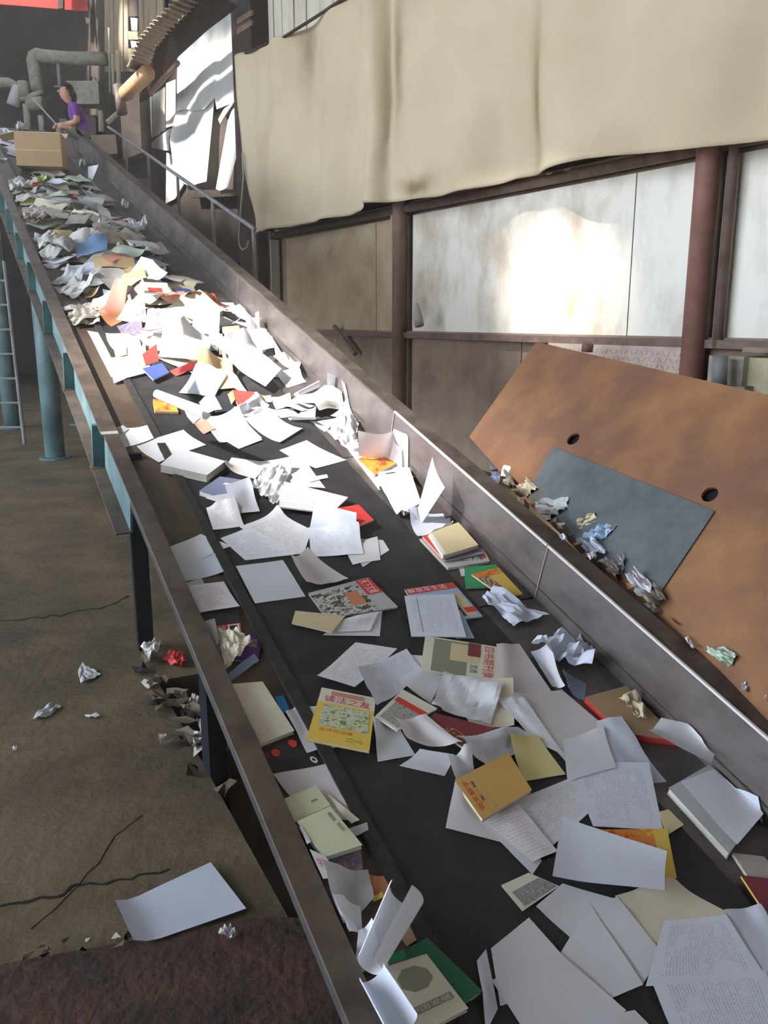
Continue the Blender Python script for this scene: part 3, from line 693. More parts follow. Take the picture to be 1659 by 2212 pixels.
sheet('blue folder lying below the small orange-buff envelope', [(165, 523), (233, 520), (231, 540), (165, 542)], 'bluel', n=6)
crumple('red crumpled wrapper at the right edge of the layer', [(252, 509), (270, 505), (277, 515), (258, 520)], 'redp', wr=.04)
book('grey magazine with red lower edge at the right edge of the layer', [(272, 517), (330, 523), (346, 533), (285, 529)], 'wg', .02, back='redp')
sheet('long pale green sheet under the grey magazine', [(235, 545), (262, 532), (318, 548), (290, 557)], 'grn', n=6)
sheet('brownish red leaflet left of the long pale green sheet', [(218, 556), (262, 548), (284, 556), (240, 568)], 'pnk', n=6)
sheet('white sheet propped like a tent at the right edge of the layer', [(272, 583), (305, 566), (362, 586), (320, 592)], 'w', base=.02, curl=[(1, .05, .6)])
sheet('bright yellow paper right of the cream sheet', [(262, 596), (312, 590), (316, 604), (272, 608)], 'yel', n=6)
sheet('cream sheet lying across the top of the sunlit heap', [(199, 589), (270, 594), (282, 612), (190, 614)], 'crm', n=6)
book('buff envelope with a red stamp at the top of the heap', [(301, 609), (361, 611), (366, 633), (311, 630)], 'env', .01, name='envelope', cat='envelope', pics=[(.2, .55, .75, .98, 'inkred', 'stamp')])
sheet('faded red and orange folder peaking at the heap top', [(209, 660), (250, 617), (276, 634), (260, 660)], 'pnk', curl=[(1, .05, .6)])
sheet('orange-red leaflet below the faded red folder', [(215, 668), (262, 655), (280, 664), (240, 682)], 'orgp', n=6)
stand('narrow white sheet standing upright on the heap', (278, 668), (290, 672), (281, 634), (277, 640), 'w', hb=.07)
stand('square white sheet standing beside the narrow upright one', (291, 676), (304, 680), (309, 654), (292, 653), 'w', hb=.07)
sheet('large white sheet folded over the upright sheets', [(250, 690), (275, 668), (310, 675), (320, 700)], 'w', curl=[(1, .05, .6)], base=.02)
sheet('dark photo page below the folded white sheet', [(252, 705), (306, 704), (308, 724), (270, 735)], 'pic_col', n=6)
sheet('grey-white newspaper spread near the heap middle', [(300, 660), (370, 650), (420, 680), (330, 700)], 'wp', curl=[(2, .04, .5)])
book('cream tray of card with a grey window in it', [(322, 668), (394, 668), (384, 706), (335, 698)], 'crm', .02, name='card_tray', cat='card', pics=[(.15, .25, .85, .6, 'slate', 'window')])
sheet('white sheet under the tray, pointing down', [(306, 708), (345, 712), (358, 728), (330, 745)], 'w')
sheet('large grey-white torn poster with a yellow label', [(188, 712), (300, 738), (314, 792), (240, 812)], 'wg', wr=.006)
sheet('lower torn corner of grey poster paper over the belt edge', [(233, 778), (312, 770), (330, 806), (246, 826)], 'wg', wr=.01)
sheet('small yellow label on the grey torn poster', [(246, 755), (273, 752), (274, 766), (250, 770)], 'yel', n=5)
book('bright red booklet lying next to white rectangle sheet', [(307, 765), (338, 743), (343, 778), (314, 788)], 'redp', .008)
book('deep blue booklet below the bright red one', [(307, 796), (350, 784), (366, 804), (331, 820)], 'bluep', .008)
sheet('red flyer with pale print right of the blue booklet', [(366, 799), (418, 786), (424, 798), (381, 809)], 'redp', n=6)
sheet('tall bluish printed sheet leaning behind the white rectangle', [(422, 690), (474, 708), (470, 776), (412, 735)], 'prb', base=.03, curl=[(0, .05, .5)])
sheet('white rectangle sheet with its lower edge towards the belt middle', [(358, 724), (456, 741), (449, 776), (343, 777)], 'w', base=.035, stiff=True)
sheet('white sheet pointing right above the tan folder', [(474, 707), (506, 722), (470, 736), (455, 725)], 'w', n=6)
book('grey rounded wad of pages behind the bright sheet', [(472, 733), (520, 728), (530, 748), (474, 756)], 'wg', .03, name='paper_stack', cat='paper')
sheet('buff envelope page standing on edge at the right of the heap', [(526, 722), (584, 711), (593, 762), (560, 770)], 'wp', base=.03, curl=[(0, .05, .5)])
book('grey booklet propped behind the buff envelope page', [(588, 730), (600, 728), (613, 770), (598, 772)], 'sky', .01)
sheet('white printed sheet slanting at the upper right of the heap', [(517, 669), (562, 700), (549, 712), (500, 688)], 'pr', base=.03)
stand('small white triangle standing next to the slanting printed sheet', (549, 695), (561, 706), (559, 672), (553, 680), 'w', hb=.05)
book('brown and red packet at the upper right of the heap', [(480, 706), (516, 703), (522, 730), (494, 725)], 'tanp', .03, name='packet', cat='packet')
sheet('red paper strip on the far right of the heap', [(452, 655), (468, 662), (495, 680), (482, 684)], 'redp', n=6)
sheet('white rolled-down page at the right foot of the heap', [(590, 782), (620, 772), (650, 795), (644, 812)], 'w', curl=[(2, .03, .5)], base=.01)
sheet('white page with shaded corner under the rolled-down page', [(586, 800), (640, 806), (662, 826), (620, 838)], 'wb')
sheet('large tan folder with white label field', [(424, 792), (500, 787), (508, 842), (430, 850)], 'tanp', base=.01)
sheet('bluish white sheet across the tan folder', [(387, 846), (424, 803), (494, 806), (462, 857)], 'wb', base=.006)
sheet('dazzling white sheet draped over the middle of the heap', [(470, 778), (530, 752), (608, 801), (573, 838)], 'w', base=.04, curl=[(0, .05, .5)])
sheet('white sheet under the dazzling one, towards the tan folder', [(478, 770), (512, 800), (540, 835), (502, 822)], 'w', base=.02)
book('red triangular corner of a booklet with yellow stripe', [(501, 842), (554, 847), (540, 864), (514, 877)], 'redp', .008)
sheet('buff sheet right of the red triangular booklet', [(548, 846), (586, 838), (588, 853), (560, 856)], 'env', n=6)
book('black booklet left of the red triangular one', [(446, 857), (493, 855), (512, 884), (466, 889)], 'blk', .006)
sheet('yellow strip between the black and the red booklets', [(492, 848), (503, 845), (508, 864), (500, 870)], 'yelc', n=4)
sheet('white sheet covering the foot of the red triangular booklet', [(510, 884), (552, 851), (583, 862), (530, 890)], 'w')
crumple('white crumpled strip below the red triangular booklet', [(498, 893), (582, 871), (574, 894), (502, 905)], 'w', wr=.02)
sheet('grey flattened bag left of the newspaper pile', [(583, 862), (626, 853), (632, 880), (596, 886)], 'wg', wr=.012)
sheet('white sheet under the grey flattened bag', [(570, 892), (632, 884), (646, 898), (590, 906)], 'wb')
book('orange and black printed packet near the left belt edge', [(330, 862), (376, 866), (386, 890), (334, 888)], 'pic_fire', .012, name='packet', cat='packet')
roll('long white sheet curled into a roll beside the orange packet', (338, 850), (446, 893), .022, .03, 'w')
sheet('white flap hanging from the long rolled sheet', [(390, 872), (446, 893), (418, 922), (404, 906)], 'wb', base=.012)
sheet('grey page right of the long rolled sheet', [(430, 862), (462, 852), (480, 885), (446, 890)], 'wg')
# newspapers by the wall
for i, (q, m) in enumerate([([(604, 886), (690, 858), (740, 876), (650, 905)], 'news'), ([(626, 876), (700, 848), (756, 866), (668, 893)], 'newst'), ([(640, 866), (712, 850), (750, 872), (690, 886)], 'news')]):
    sheet(['lowest', 'middle', 'topmost'][i]+' folded newspaper of the pile below the standing white sheet', q, m, name='newspaper', cat='newspaper', wr=.02, base=.006, curl=[(1, .03, .4)])
sheet('newspaper corner hanging down to the belt under the newspaper pile', [(672, 896), (730, 885), (720, 900), (704, 915)], 'news', name='newspaper', cat='newspaper')
sheet('white sheet with curled front below the newspaper pile', [(622, 905), (680, 898), (682, 916), (630, 912)], 'w', curl=[(2, .03, .5)])
roll('white page curled into a flat roll left of the standing sheet', (640, 850), (684, 828), .02, .03, 'w', turn=220)
vf = stand('bright white sheet standing folded in a V against the side wall', (706, 851), (731, 864), (731, 815), (707, 803), 'w', lean=-.1)
stand('', (731, 864), (752, 860), (751, 809), (731, 815), 'w', lean=.1, name='folded_half', parent=vf)
sheet('yellowed newspaper folded double by the side wall', [(712, 912), (770, 877), (787, 884), (784, 924)], 'news', name='newspaper', cat='newspaper', base=.03, curl=[(1, .06, .6)])
crumple('bright white crumpled newspaper fold leaning by the side wall', [(704, 948), (738, 905), (774, 930), (770, 990)], 'w', wr=.05)
book('white paper pile lying under the pink page', [(750, 960), (840, 945), (905, 1030), (820, 1050)], 'w', .02, name='paper_stack', cat='paper')
stand('pale pink page leaning upright above the red and yellow book', (775, 985), (846, 990), (849, 931), (773, 930), 'wp', lean=.25, bend=.03)
stand('large white sheet leaning on the side wall behind the pink page', (845, 1000), (905, 1024), (906, 945), (850, 926), 'w', lean=.35, bend=.02)
stand('white sheet edge right of the pink page', (840, 998), (868, 1010), (868, 970), (851, 950), 'w', lean=.2)
book('red and yellow book lying in the sun under the pink page', [(773, 992), (797, 979), (863, 996), (809, 1025)], 'pic_fire', .012)
book('open bright booklet with white pages by the side wall', [(816, 1020), (902, 1008), (910, 1086), (874, 1105)], 'w', .02, name='booklet', cat='booklet', pics=[(.2, .06, .5, .09, 'inkblk', 'print_line')])
stand('bright white sheet standing on edge against the side wall', (903, 1098), (911, 1130), (961, 1053), (934, 987), 'w', lean=.3)
sheet('white page slipping from under the open bright booklet', [(820, 1040), (850, 1060), (885, 1108), (858, 1100)], 'wb')
sheet('translucent film over the tan book', [(876, 1116), (957, 1110), (963, 1123), (902, 1164)], 'wb')
# ---- middle stretch
sheet('white sheet bridging the left rail and the belt edge', [(239, 928), (331, 924), (339, 950), (256, 971)], 'w', wr=.004)
sheet('small corner of white paper under the sheet bridging the left rail', [(250, 925), (266, 919), (278, 928), (262, 940)], 'wg', n=5)
sheet('white sheet lying across the left belt edge below the rail-bridging one', [(295, 966), (396, 935), (445, 962), (343, 996)], 'w', curl=[(0, .015, .5)])
book('thick white pad with frayed pages beside the left belt edge', [(346, 1003), (388, 968), (487, 996), (447, 1026)], 'w', .035, name='paper_pad', cat='pad', pages='old')
sheet('printed sheet below the black booklet with a yellowed corner', [(433, 905), (515, 901), (566, 949), (474, 959)], 'hand', base=.004)
sheet('yellowed printed sheet under it pointing down the belt', [(480, 950), (530, 930), (567, 950), (516, 968)], 'crm', n=6)
sheet('pink and orange slip under the printed sheet', [(420, 918), (436, 905), (466, 926), (440, 935)], 'pnk', n=5)
sheet('bluish white sheet with lifted edge in the middle of the belt', [(527, 919), (581, 898), (653, 930), (604, 960)], 'wb', curl=[(0, .02, .5), (2, .01, .3)])
sheet('clean white sheet near the right belt edge', [(603, 977), (662, 955), (748, 995), (682, 1013)], 'wb', curl=[(0, .008, .4)])
sheet('pinkish sheet right of the thick pad', [(484, 1016), (500, 989), (580, 1000), (551, 1036)], 'wp')
sheet('large pinkish white sheet over the belt middle', [(560, 1000), (650, 985), (703, 1056), (612, 1050)], 'wp', wr=.004)
sheet('narrow white strip sticking out of the pinkish white sheets', [(660, 1034), (706, 1024), (709, 1032), (668, 1043)], 'w', n=5)
book('slate blue notebook below the thick pad', [(430, 1060), (475, 1029), (546, 1040), (490, 1080)], 'slate', .022, name='notebook', cat='notebook', pics=[(.6, .35, .72, .62, 'crm', 'emblem')])
sheet('white page under the slate blue notebook', [(444, 1075), (500, 1065), (520, 1085), (488, 1088)], 'w', n=6)
crumple('crumpled white sheet with a sunlit crest in the belt middle', [(546, 1062), (572, 1022), (632, 1014), (598, 1106)], 'w', wr=.05)
book('form with red lines near the crumpled sheet', [(614, 1040), (752, 1074), (716, 1108), (600, 1094)], 'form', .006, name='form_pad', cat='paper')
sheet('small square of bluish paper right of the slate notebook', [(485, 1071), (538, 1051), (561, 1109), (505, 1116)], 'wb', base=.008, curl=[(0, .012, .4)])
sheet('printed page with three columns beside the left belt edge', [(445, 1099), (506, 1094), (528, 1138), (460, 1146)], 'hand')
sheet('large printed page in the belt middle', [(517, 1141), (597, 1108), (673, 1146), (655, 1201)], 'pr')
sheet('printed page overlapping the large one at its left', [(476, 1164), (538, 1142), (655, 1198), (530, 1211)], 'pr')
book('bright red booklet half under white sheets', [(690, 1103), (775, 1090), (808, 1123), (769, 1137)], 'redp', .008)
sheet('pair of torn white sheets at the right of the curled letter', [(745, 1162), (827, 1168), (841, 1189), (784, 1226)], 'wb')
sheet('torn white sheet with ragged right edge', [(740, 1180), (815, 1160), (822, 1210), (762, 1220)], 'w')
sheet('white letter curled over the red booklet', [(677, 1103), (768, 1124), (771, 1153), (664, 1150)], 'wb', curl=[(0, .03, .6)], base=.004)
sheet('white letter with faint lines below the curled one', [(665, 1146), (771, 1151), (786, 1200), (672, 1204)], 'prb')
sheet('white sheet resting on the left rail, upper of two', [(358, 1191), (434, 1161), (499, 1188), (378, 1228)], 'w', curl=[(0, .01, .4)])
sheet('white sheet resting on the left rail, lower of two with blue shade', [(374, 1228), (476, 1200), (503, 1236), (389, 1259)], 'wb')
sheet('pale green slip above the written page', [(391, 1264), (435, 1251), (450, 1276), (400, 1287)], 'grn', n=5)
book('dark magazine with a red band under the written page', [(420, 1330), (515, 1318), (522, 1362), (446, 1372)], 'charc', .006, pics=[(.0, .62, 1, 1, 'redp', 'colour_band'), (.62, .66, .95, .98, 'inkwht', 'title_box'), (.67, .72, .90, .92, 'charc', 'title_field')], texts=[('小说', .3, .68, .55, .95, 'inkwht', 0)])
sheet('written page with columns of notes beside the left rail', [(396, 1272), (483, 1259), (518, 1317), (421, 1332)], 'hand', base=.004)
sheet('clean square white sheet on the left half of the belt', [(509, 1225), (611, 1211), (660, 1289), (551, 1305)], 'w', stiff=True)
# magazine with masthead
book('magazine with photo of animals and red masthead in the belt middle', [(666, 1281), (796, 1247), (860, 1311), (706, 1336)], 'wg', .006,
     pics=[(.0, .12, .74, 1, 'pic_cat', 'cover_picture'), (.46, .3, .66, .75, 'orgp', 'tent_picture'), (.76, .02, 1, .50, 'redp', 'title_field')], texts=[('天下文摘', .80, .05, .96, .48, 'inkwht', 90)])
sheet('greyish sheet curling above the animal magazine', [(626, 1226), (664, 1195), (752, 1257), (660, 1279)], 'wp', curl=[(3, .03, .5), (0, .015, .4)], base=.006)
sheet('white sheets fanned under the yellow envelope, lower one', [(697, 1373), (735, 1345), (825, 1325), (820, 1376)], 'w')
sheet('white sheets fanned under the yellow envelope, upper one', [(715, 1362), (745, 1335), (818, 1322), (800, 1360)], 'hand')
book('buff yellow envelope below the animal magazine', [(638, 1319), (746, 1330), (716, 1366), (630, 1346)], 'env', .004, name='envelope', cat='envelope')
book('light blue magazine with red masthead at the right belt edge', [(874, 1273), (978, 1258), (1043, 1331), (925, 1346)], 'sky', .006,
     pics=[(.0, .0, 1, .17, 'redp', 'title_field'), (.72, .3, .95, .95, 'env', 'cover_picture'), (.78, .72, .98, .86, 'redp', 'colour_patch'), (.60, .45, .74, .95, 'charc', 'shadow_picture')], texts=[('解放军生活', .02, .02, .80, .15, 'inkwht', 0)])
sheet('mid blue page sticking out under the white leaflet', [(960, 1310), (995, 1320), (1026, 1376), (985, 1378)], 'sky', n=5)
book('white leaflet with a dark fold line on the light blue magazine', [(874, 1287), (981, 1283), (1007, 1376), (889, 1374)], 'prb', .003, name='leaflet', cat='leaflet', pics=[(.22, .04, .235, .9, 'slate', 'fold_line')])
# books by the right wall
sheet('white slip left of the bright green booklet', [(990, 1225), (1001, 1224), (1006, 1244), (996, 1247)], 'w', n=4)
book('grey magazine with black title at the foot of the tan book', [(905, 1163), (1045, 1186), (1058, 1212), (968, 1227)], 'wg', .012, texts=[('组织人事', .35, .55, .90, .85, 'inkblk', 0)], pics=[(.9, .5, .97, .75, 'inkred', 'seal')])
book('blue-grey magazine between tan book and grey magazine', [(912, 1160), (1020, 1165), (1045, 1195), (962, 1210)], 'slate', .008)
book('red-edged booklet below the tan book', [(912, 1158), (990, 1135), (1036, 1182), (956, 1206)], 'redp', .008)
book('tan book on top of the stack by the side wall', [(925, 1152), (990, 1128), (1034, 1177), (957, 1200)], 'env', .014, name='book', cat='book', pics=[(.0, .05, .10, .95, 'inkwht', 'glossy_spine')])
sheet('translucent slip lying across the tan book', [(890, 1140), (973, 1119), (975, 1149), (905, 1164)], 'wb')
book('bright green booklet by the side wall', [(1003, 1225), (1071, 1219), (1102, 1265), (1006, 1271)], 'grnb', .006)
book('yellow and red magazine on the bright green booklet', [(1018, 1240), (1077, 1226), (1130, 1283), (1089, 1290)], 'yelc', .006, pics=[(.0, .0, .45, 1, 'pic_fig', 'cover_picture'), (.02, .0, .95, .2, 'pic_fire', 'title_field')])
crumple('white crumpled sheet on the bed below the yellow and red magazine', [(1042, 1298), (1062, 1284), (1190, 1337), (1110, 1360)], 'wb', wr=.03)
# ---- near stretch, left strip
book('purple magazine under the cream crumpled cloth-like paper', [(510, 1368), (569, 1370), (556, 1430), (500, 1425)], 'purple', .006, texts=[('智慧', .55, .2, .85, .5, 'inkgold', 90)])
sheet('blue plastic film strip below the purple magazine', [(484, 1462), (549, 1417), (560, 1432), (493, 1475)], 'plasticb', name='plastic_film', cat='plastic')
sheet('white page at the rail beside the purple magazine', [(455, 1395), (470, 1380), (500, 1440), (480, 1455)], 'w', n=6)
crumple('cream crumpled paper like cloth lying on the purple magazine', [(466, 1364), (516, 1372), (547, 1398), (488, 1453)], 'crm', wr=.035, n=15)
sheet('translucent grey film lying against the left rail', [(436, 1345), (464, 1340), (472, 1400), (456, 1402)], 'wg', n=6)
book('bright blue tag beside the cream pad', [(594, 1506), (612, 1502), (627, 1535), (612, 1542)], 'bluetag', .002, name='tag', cat='tag')
book('dark magazine with red flowers below the cream pad', [(562, 1622), (648, 1585), (707, 1656), (592, 1678)], 'charc', .006, pics=[(.18, .12, .36, .38, 'redp', 'flower_picture'), (.62, .05, .80, .28, 'redp', 'flower_picture'), (.02, .1, .14, .3, 'maroon', 'flower_picture'), (.80, .66, .92, .86, 'inkwht', 'round_logo'), (.83, .71, .89, .80, 'charc', 'round_logo_centre')])
book('cream pad of paper lying against the left rail', [(496, 1478), (567, 1472), (636, 1578), (562, 1607)], 'crm', .014, name='paper_pad', cat='pad')
sheet('white sheets left of the yellow landscape magazine, lower one', [(616, 1546), (650, 1523), (735, 1612), (662, 1632)], 'w')
sheet('white sheets left of the yellow landscape magazine, upper one', [(640, 1527), (700, 1525), (760, 1612), (690, 1620)], 'wb')
sheet('stained white sheet under the cream barcode book', [(588, 1678), (710, 1656), (792, 1782), (660, 1760)], 'wp')
book('grey tag sticking out beside the barcode book', [(752, 1790), (793, 1776), (796, 1792), (765, 1806)], 'wg', .003, name='tag', cat='tag')
sheet('small cream sheet between barcode book and belt', [(701, 1714), (716, 1722), (776, 1778), (758, 1786)], 'crm', n=6)
book('green-edged cream book above the barcode book', [(606, 1727), (683, 1697), (714, 1739), (632, 1777)], 'limec', .014, name='book', cat='book', back='grnd', pics=[(.62, .5, .8, .6, 'inkgreen', 'small_print')])
book('colourful magazine below the barcode book', [(690, 1850), (779, 1828), (784, 1880), (715, 1897)], 'pic_col', .005)
book('pale lime book with two barcodes beside the left rail', [(631, 1777), (713, 1741), (783, 1825), (700, 1852)], 'limec', .014, name='book', cat='book',
     pics=[(.80+.012*k, .12, .806+.012*k, .34, 'inkblk', 'barcode_bar') for k in range(7)]+[(.80+.012*k, .42, .806+.012*k, .62, 'inkblk', 'barcode_bar') for k in range(7)])
book('paper with red characters below the barcode book', [(664, 1836), (704, 1850), (732, 1894), (690, 1900)], 'wp', .002, name='paper_sheet', cat='paper', texts=[('学术', .15, .25, .85, .6, 'inkred', 0)])
sheet('blue-shaded white corner tucked beside the barcode book', [(636, 1790), (652, 1786), (672, 1820), (656, 1828)], 'wb', n=5)
sheet('orange sheet beside the belt edge above the rolled white paper', [(790, 1893), (863, 1903), (862, 1922), (806, 1950)], 'orgp', n=6)
sheet('yellow slip under the orange sheet', [(803, 1938), (824, 1932), (828, 1942), (806, 1950)], 'yelc', n=4)
sheet('tan sheet beside the belt edge under the rolled white paper', [(860, 2020), (885, 1957), (926, 2020), (878, 2046)], 'tanp', n=6)
sheet('greyish curled sheet lying against the left rail above the roll', [(688, 1902), (793, 1889), (806, 1950), (735, 2020)], 'wg', curl=[(3, .03, .5)], base=.006)
sheet('second greyish sheet under it with shadowed end', [(706, 1945), (780, 1950), (786, 2020), (748, 2024)], 'w', curl=[(2, .03, .5)])
book('dark green hard-backed book at the belt edge near the low end', [(838, 2070), (923, 2025), (1042, 2140), (1002, 2168)], 'grnd', .014, name='book', cat='book')
book('green booklet behind the dark green book', [(818, 2072), (872, 2050), (877, 2068), (840, 2082)], 'grnb', .012, name='book', cat='book')
book('ivory book with olive octagon lying on the dark green book', [(820, 2093), (921, 2060), (1012, 2178), (893, 2240)], 'ivory', .012, name='book', cat='book',
     pics=[(.18, .10, .85, .50, 'inkgreen', 'octagon_field'), (.08, .67, .92, .78, 'inkgreen', 'title_band')], texts=[('中国发展', .12, .685, .88, .765, 'ivory', 0)])
roll('big white sheet rolled into a cone near the low end of the conveyor', (800, 2085), (880, 1930), .030, .045, 'w', turn=290, start=150)
sheet('white flap of paper left of the paper cone', [(772, 2020), (800, 2000), (830, 2080), (770, 2085)], 'w', curl=[(1, .03, .6)])
roll('bluish sheet curled along the left rail at the low end', (800, 2100), (868, 2215), .03, .035, 'wb', turn=200, start=160)
# ---- near stretch, on the belt
sheet('handwritten page above the yellow landscape magazine', [(684, 1466), (768, 1388), (858, 1402), (765, 1491)], 'hand', curl=[(3, .01, .4)])
book('yellow magazine with a landscape picture on its cover', [(695, 1485), (812, 1508), (798, 1622), (662, 1595)], 'yelc', .010,
     pics=[(.0, .0, 1., .28, 'crm', 'title_field'), (.12, .32, .93, .72, 'pic_land', 'cover_picture'), (.2, .04, .8, .12, 'pnk', 'colour_patch')],
     texts=[('读法之友', .10, .13, .92, .26, 'inkred', 0), ('二〇一〇', .60, .86, .88, .93, 'inkblk', 0), ('生活与法律', .15, .76, .7, .81, 'inkred', 0)])
sheet('white sheet right of the yellow magazine, lowest', [(803, 1558), (862, 1574), (897, 1632), (816, 1647)], 'w')
sheet('small white sheet on bare belt below the maroon book', [(862, 1656), (905, 1628), (980, 1640), (960, 1678)], 'w', curl=[(1, .015, .5)])
sheet('white page right of the big curled sheet', [(880, 1415), (918, 1418), (955, 1460), (905, 1470)], 'w')
sheet('big bluish sheet with curled left edge beside the yellow magazine', [(770, 1456), (878, 1404), (912, 1452), (810, 1546)], 'prb', curl=[(3, .02, .5)])
sheet('white page under the grey photo magazine', [(860, 1470), (910, 1445), (958, 1462), (930, 1520)], 'w')
book('magazine with a grey photo and a red title strip', [(810, 1547), (870, 1489), (945, 1530), (858, 1578)], 'ivory', .006,
     pics=[(.06, .12, .62, .95, 'pic_grey', 'cover_picture'), (.62, .06, .76, .98, 'redp', 'title_strip')])
book('sage green and ivory book with red title lying across the belt', [(919, 1373), (1086, 1399), (1083, 1472), (909, 1445)], 'ivory', .012, name='book', cat='book',
     pics=[(.12, .04, .56, 1., 'sage', 'colour_field'), (.34, .10, .70, .62, 'env', 'cover_picture'), (.56, .02, .72, .42, 'maroon', 'seal_picture')], texts=[('四书期刊录', .76, .06, .90, .98, 'inkred', 90), ('文选', .60, .66, .70, .9, 'inkblk', 90)])
sheet('large white sheet right of the sage green book', [(1070, 1400), (1121, 1393), (1192, 1496), (1086, 1512)], 'wp', stiff=True)
sheet('buff-edged sheet under the crumpled white top sheet', [(960, 1465), (1105, 1478), (1110, 1570), (1020, 1575)], 'crm', curl=[(1, .006, .3)])
book('maroon book with gold title under white paper', [(920, 1556), (940, 1540), (1094, 1579), (1000, 1614)], 'maroon', .010, name='book', cat='book', texts=[('华之', .12, .35, .4, .85, 'inkgold', 0)])
sheet('pinkish sheet curling up below the grey photo magazine', [(850, 1555), (918, 1545), (998, 1613), (893, 1612)], 'wp', curl=[(3, .02, .4), (2, .012, .4)], base=.003)
sheet('large sheet of poster paper spread over the right belt edge', [(1100, 1511), (1213, 1492), (1330, 1590), (1222, 1647)], 'wp', stiff=True)
sheet('white sheet beneath the poster paper towards the belt middle', [(1070, 1520), (1130, 1520), (1225, 1640), (1160, 1605)], 'pr')
crumple('crumpled white sheet on top of the maroon book', [(930, 1534), (958, 1463), (1084, 1489), (1060, 1566)], 'w', wr=.010, n=14)
sheet('printed page under the yellow note sheet', [(980, 1625), (1115, 1578), (1170, 1600), (1050, 1662)], 'prb', curl=[(3, .015, .4)])
sheet('white page curled at the left of the amber book', [(962, 1650), (1010, 1640), (1040, 1700), (988, 1716)], 'w', curl=[(3, .025, .6)])
sheet('white sheet pointing left below the amber book', [(962, 1790), (980, 1700), (1075, 1740), (1110, 1828)], 'wp')
sheet('white page between amber book and red form', [(1030, 1770), (1100, 1750), (1170, 1860), (1150, 1890)], 'w', wr=.003)
sheet('large printed page right of the amber book', [(1080, 1745), (1235, 1680), (1318, 1714), (1170, 1850)], 'pr')
sheet('red-marked form with a torn end', [(1040, 1770), (1120, 1740), (1205, 1838), (1150, 1862)], 'form')
sheet('pale yellow note sheet above the amber book', [(1096, 1606), (1158, 1595), (1222, 1675), (1130, 1690)], 'yel', stiff=True)
book('amber coloured book with red title lying on white pages', [(982, 1685), (1098, 1625), (1149, 1706), (1042, 1770)], 'goldc', .012, name='book', cat='book',
     pics=[(.30, .0, .315, 1, 'tanp', 'spine_crease')], texts=[('说文解字', .06, .12, .15, .85, 'inkred', 270), ('第一辑', .18, .2, .23, .7, 'inkblk', 270)])
crumple('white crumpled sheet bunched against the side wall', [(1146, 1414), (1210, 1383), (1297, 1400), (1270, 1466)], 'wb', wr=.07)
sheet('white sheet curling towards the crumpled one', [(1144, 1416), (1180, 1405), (1215, 1500), (1190, 1490)], 'w', curl=[(1, .02, .5)])
sheet('translucent bluish film below the crumpled sheet', [(1213, 1450), (1266, 1478), (1262, 1515), (1222, 1500)], 'plasticb', name='plastic_film', cat='plastic')
book('tan cardboard folder with red edge lying by the side wall', [(1263, 1506), (1352, 1481), (1472, 1602), (1340, 1582)], 'card', .020, name='cardboard_folder', cat='folder', back='redp', pages='redp')
crumple('wrinkled clear tape stuck on the tan folder', [(1336, 1510), (1380, 1500), (1400, 1560), (1370, 1550)], 'cardin', wr=.02, name='packing_tape', cat='tape')
sheet('bluish white sheet lying below the tan folder', [(1282, 1572), (1336, 1566), (1440, 1690), (1330, 1705)], 'wb', curl=[(0, .012, .4)])
sheet('long printed bluish sheet running down the right half of the belt', [(1225, 1650), (1400, 1650), (1432, 1795), (1280, 1788)], 'prb', stiff=True)
sheet('white sheet right of the poster paper', [(1215, 1600), (1300, 1575), (1330, 1660), (1225, 1690)], 'w')
book('tan card corner right of the red and yellow book', [(1425, 1753), (1444, 1748), (1477, 1781), (1440, 1804)], 'env', .003, name='card', cat='card')
book('thick white notepad lying by the side wall', [(1444, 1702), (1548, 1646), (1668, 1738), (1575, 1845)], 'wg', .022, name='paper_pad', cat='pad')
sheet('white sheet on top of the thick notepad', [(1470, 1690), (1560, 1655), (1662, 1745), (1590, 1830)], 'w', curl=[(2, .006, .3)])
stand('bright white sheet edge leaning on the side wall past the notepad', (1600, 1700), (1680, 1770), (1680, 1706), (1604, 1690), 'wb', lean=.4)
sheet('white sheet curling up like a saddle beside the side wall', [(1384, 1620), (1412, 1593), (1547, 1620), (1514, 1702)], 'w', base=.035, curl=[(3, .03, .5), (1, .02, .5)], stiff=True)
book('grey printed booklet at the right end of the notepad', [(1582, 1842), (1650, 1850), (1720, 1930), (1640, 1930)], 'old', .010)
book('red book with yellow edge under the grey printed booklet', [(1600, 1890), (1680, 1900), (1740, 1990), (1650, 1966)], 'maroon', .008, pages='yelc')
book('red and yellow book partly under the big curved sheet', [(1282, 1792), (1441, 1790), (1462, 1897), (1310, 1890)], 'pic_fire', .012, name='book', cat='book', pics=[(.80, .0, 1, 1, 'yelc', 'spine_field')], texts=[('文集', .22, .22, .38, .55, 'ivory', 90)])
book('grey photo scrap on the bare belt', [(1083, 1912), (1142, 1885), (1208, 1914), (1129, 1967)], 'ivory', .003, name='photo_scrap', cat='paper', pics=[(.1, .35, .98, .95, 'pic_scrap', 'printed_picture')])
sheet('white sheet under the photo scrap end', [(1156, 1962), (1214, 1912), (1335, 1945), (1239, 2032)], 'w')
sheet('yellowish sheet with faint stamp below the curved sheet', [(1327, 1938), (1442, 1905), (1572, 1973), (1400, 2090)], 'crm')
sheet('bluish sheet between the stamped and the long plain one', [(1268, 1960), (1332, 1940), (1430, 2060), (1386, 2130)], 'w')
sheet('long plain white sheet with a sharp left edge', [(1192, 2090), (1272, 1957), (1388, 2130), (1292, 2170)], 'w', stiff=True)
sheet('big curved white sheet across the right half of the belt', [(1209, 1787), (1432, 1859), (1431, 1934), (1190, 1902)], 'wb', base=.012, curl=[(0, .02, .6), (3, .01, .4)], stiff=True)
sheet('large white sheet at the low end of the belt', [(1060, 2050), (1142, 1984), (1260, 2120), (1080, 2175)], 'w', stiff=True)
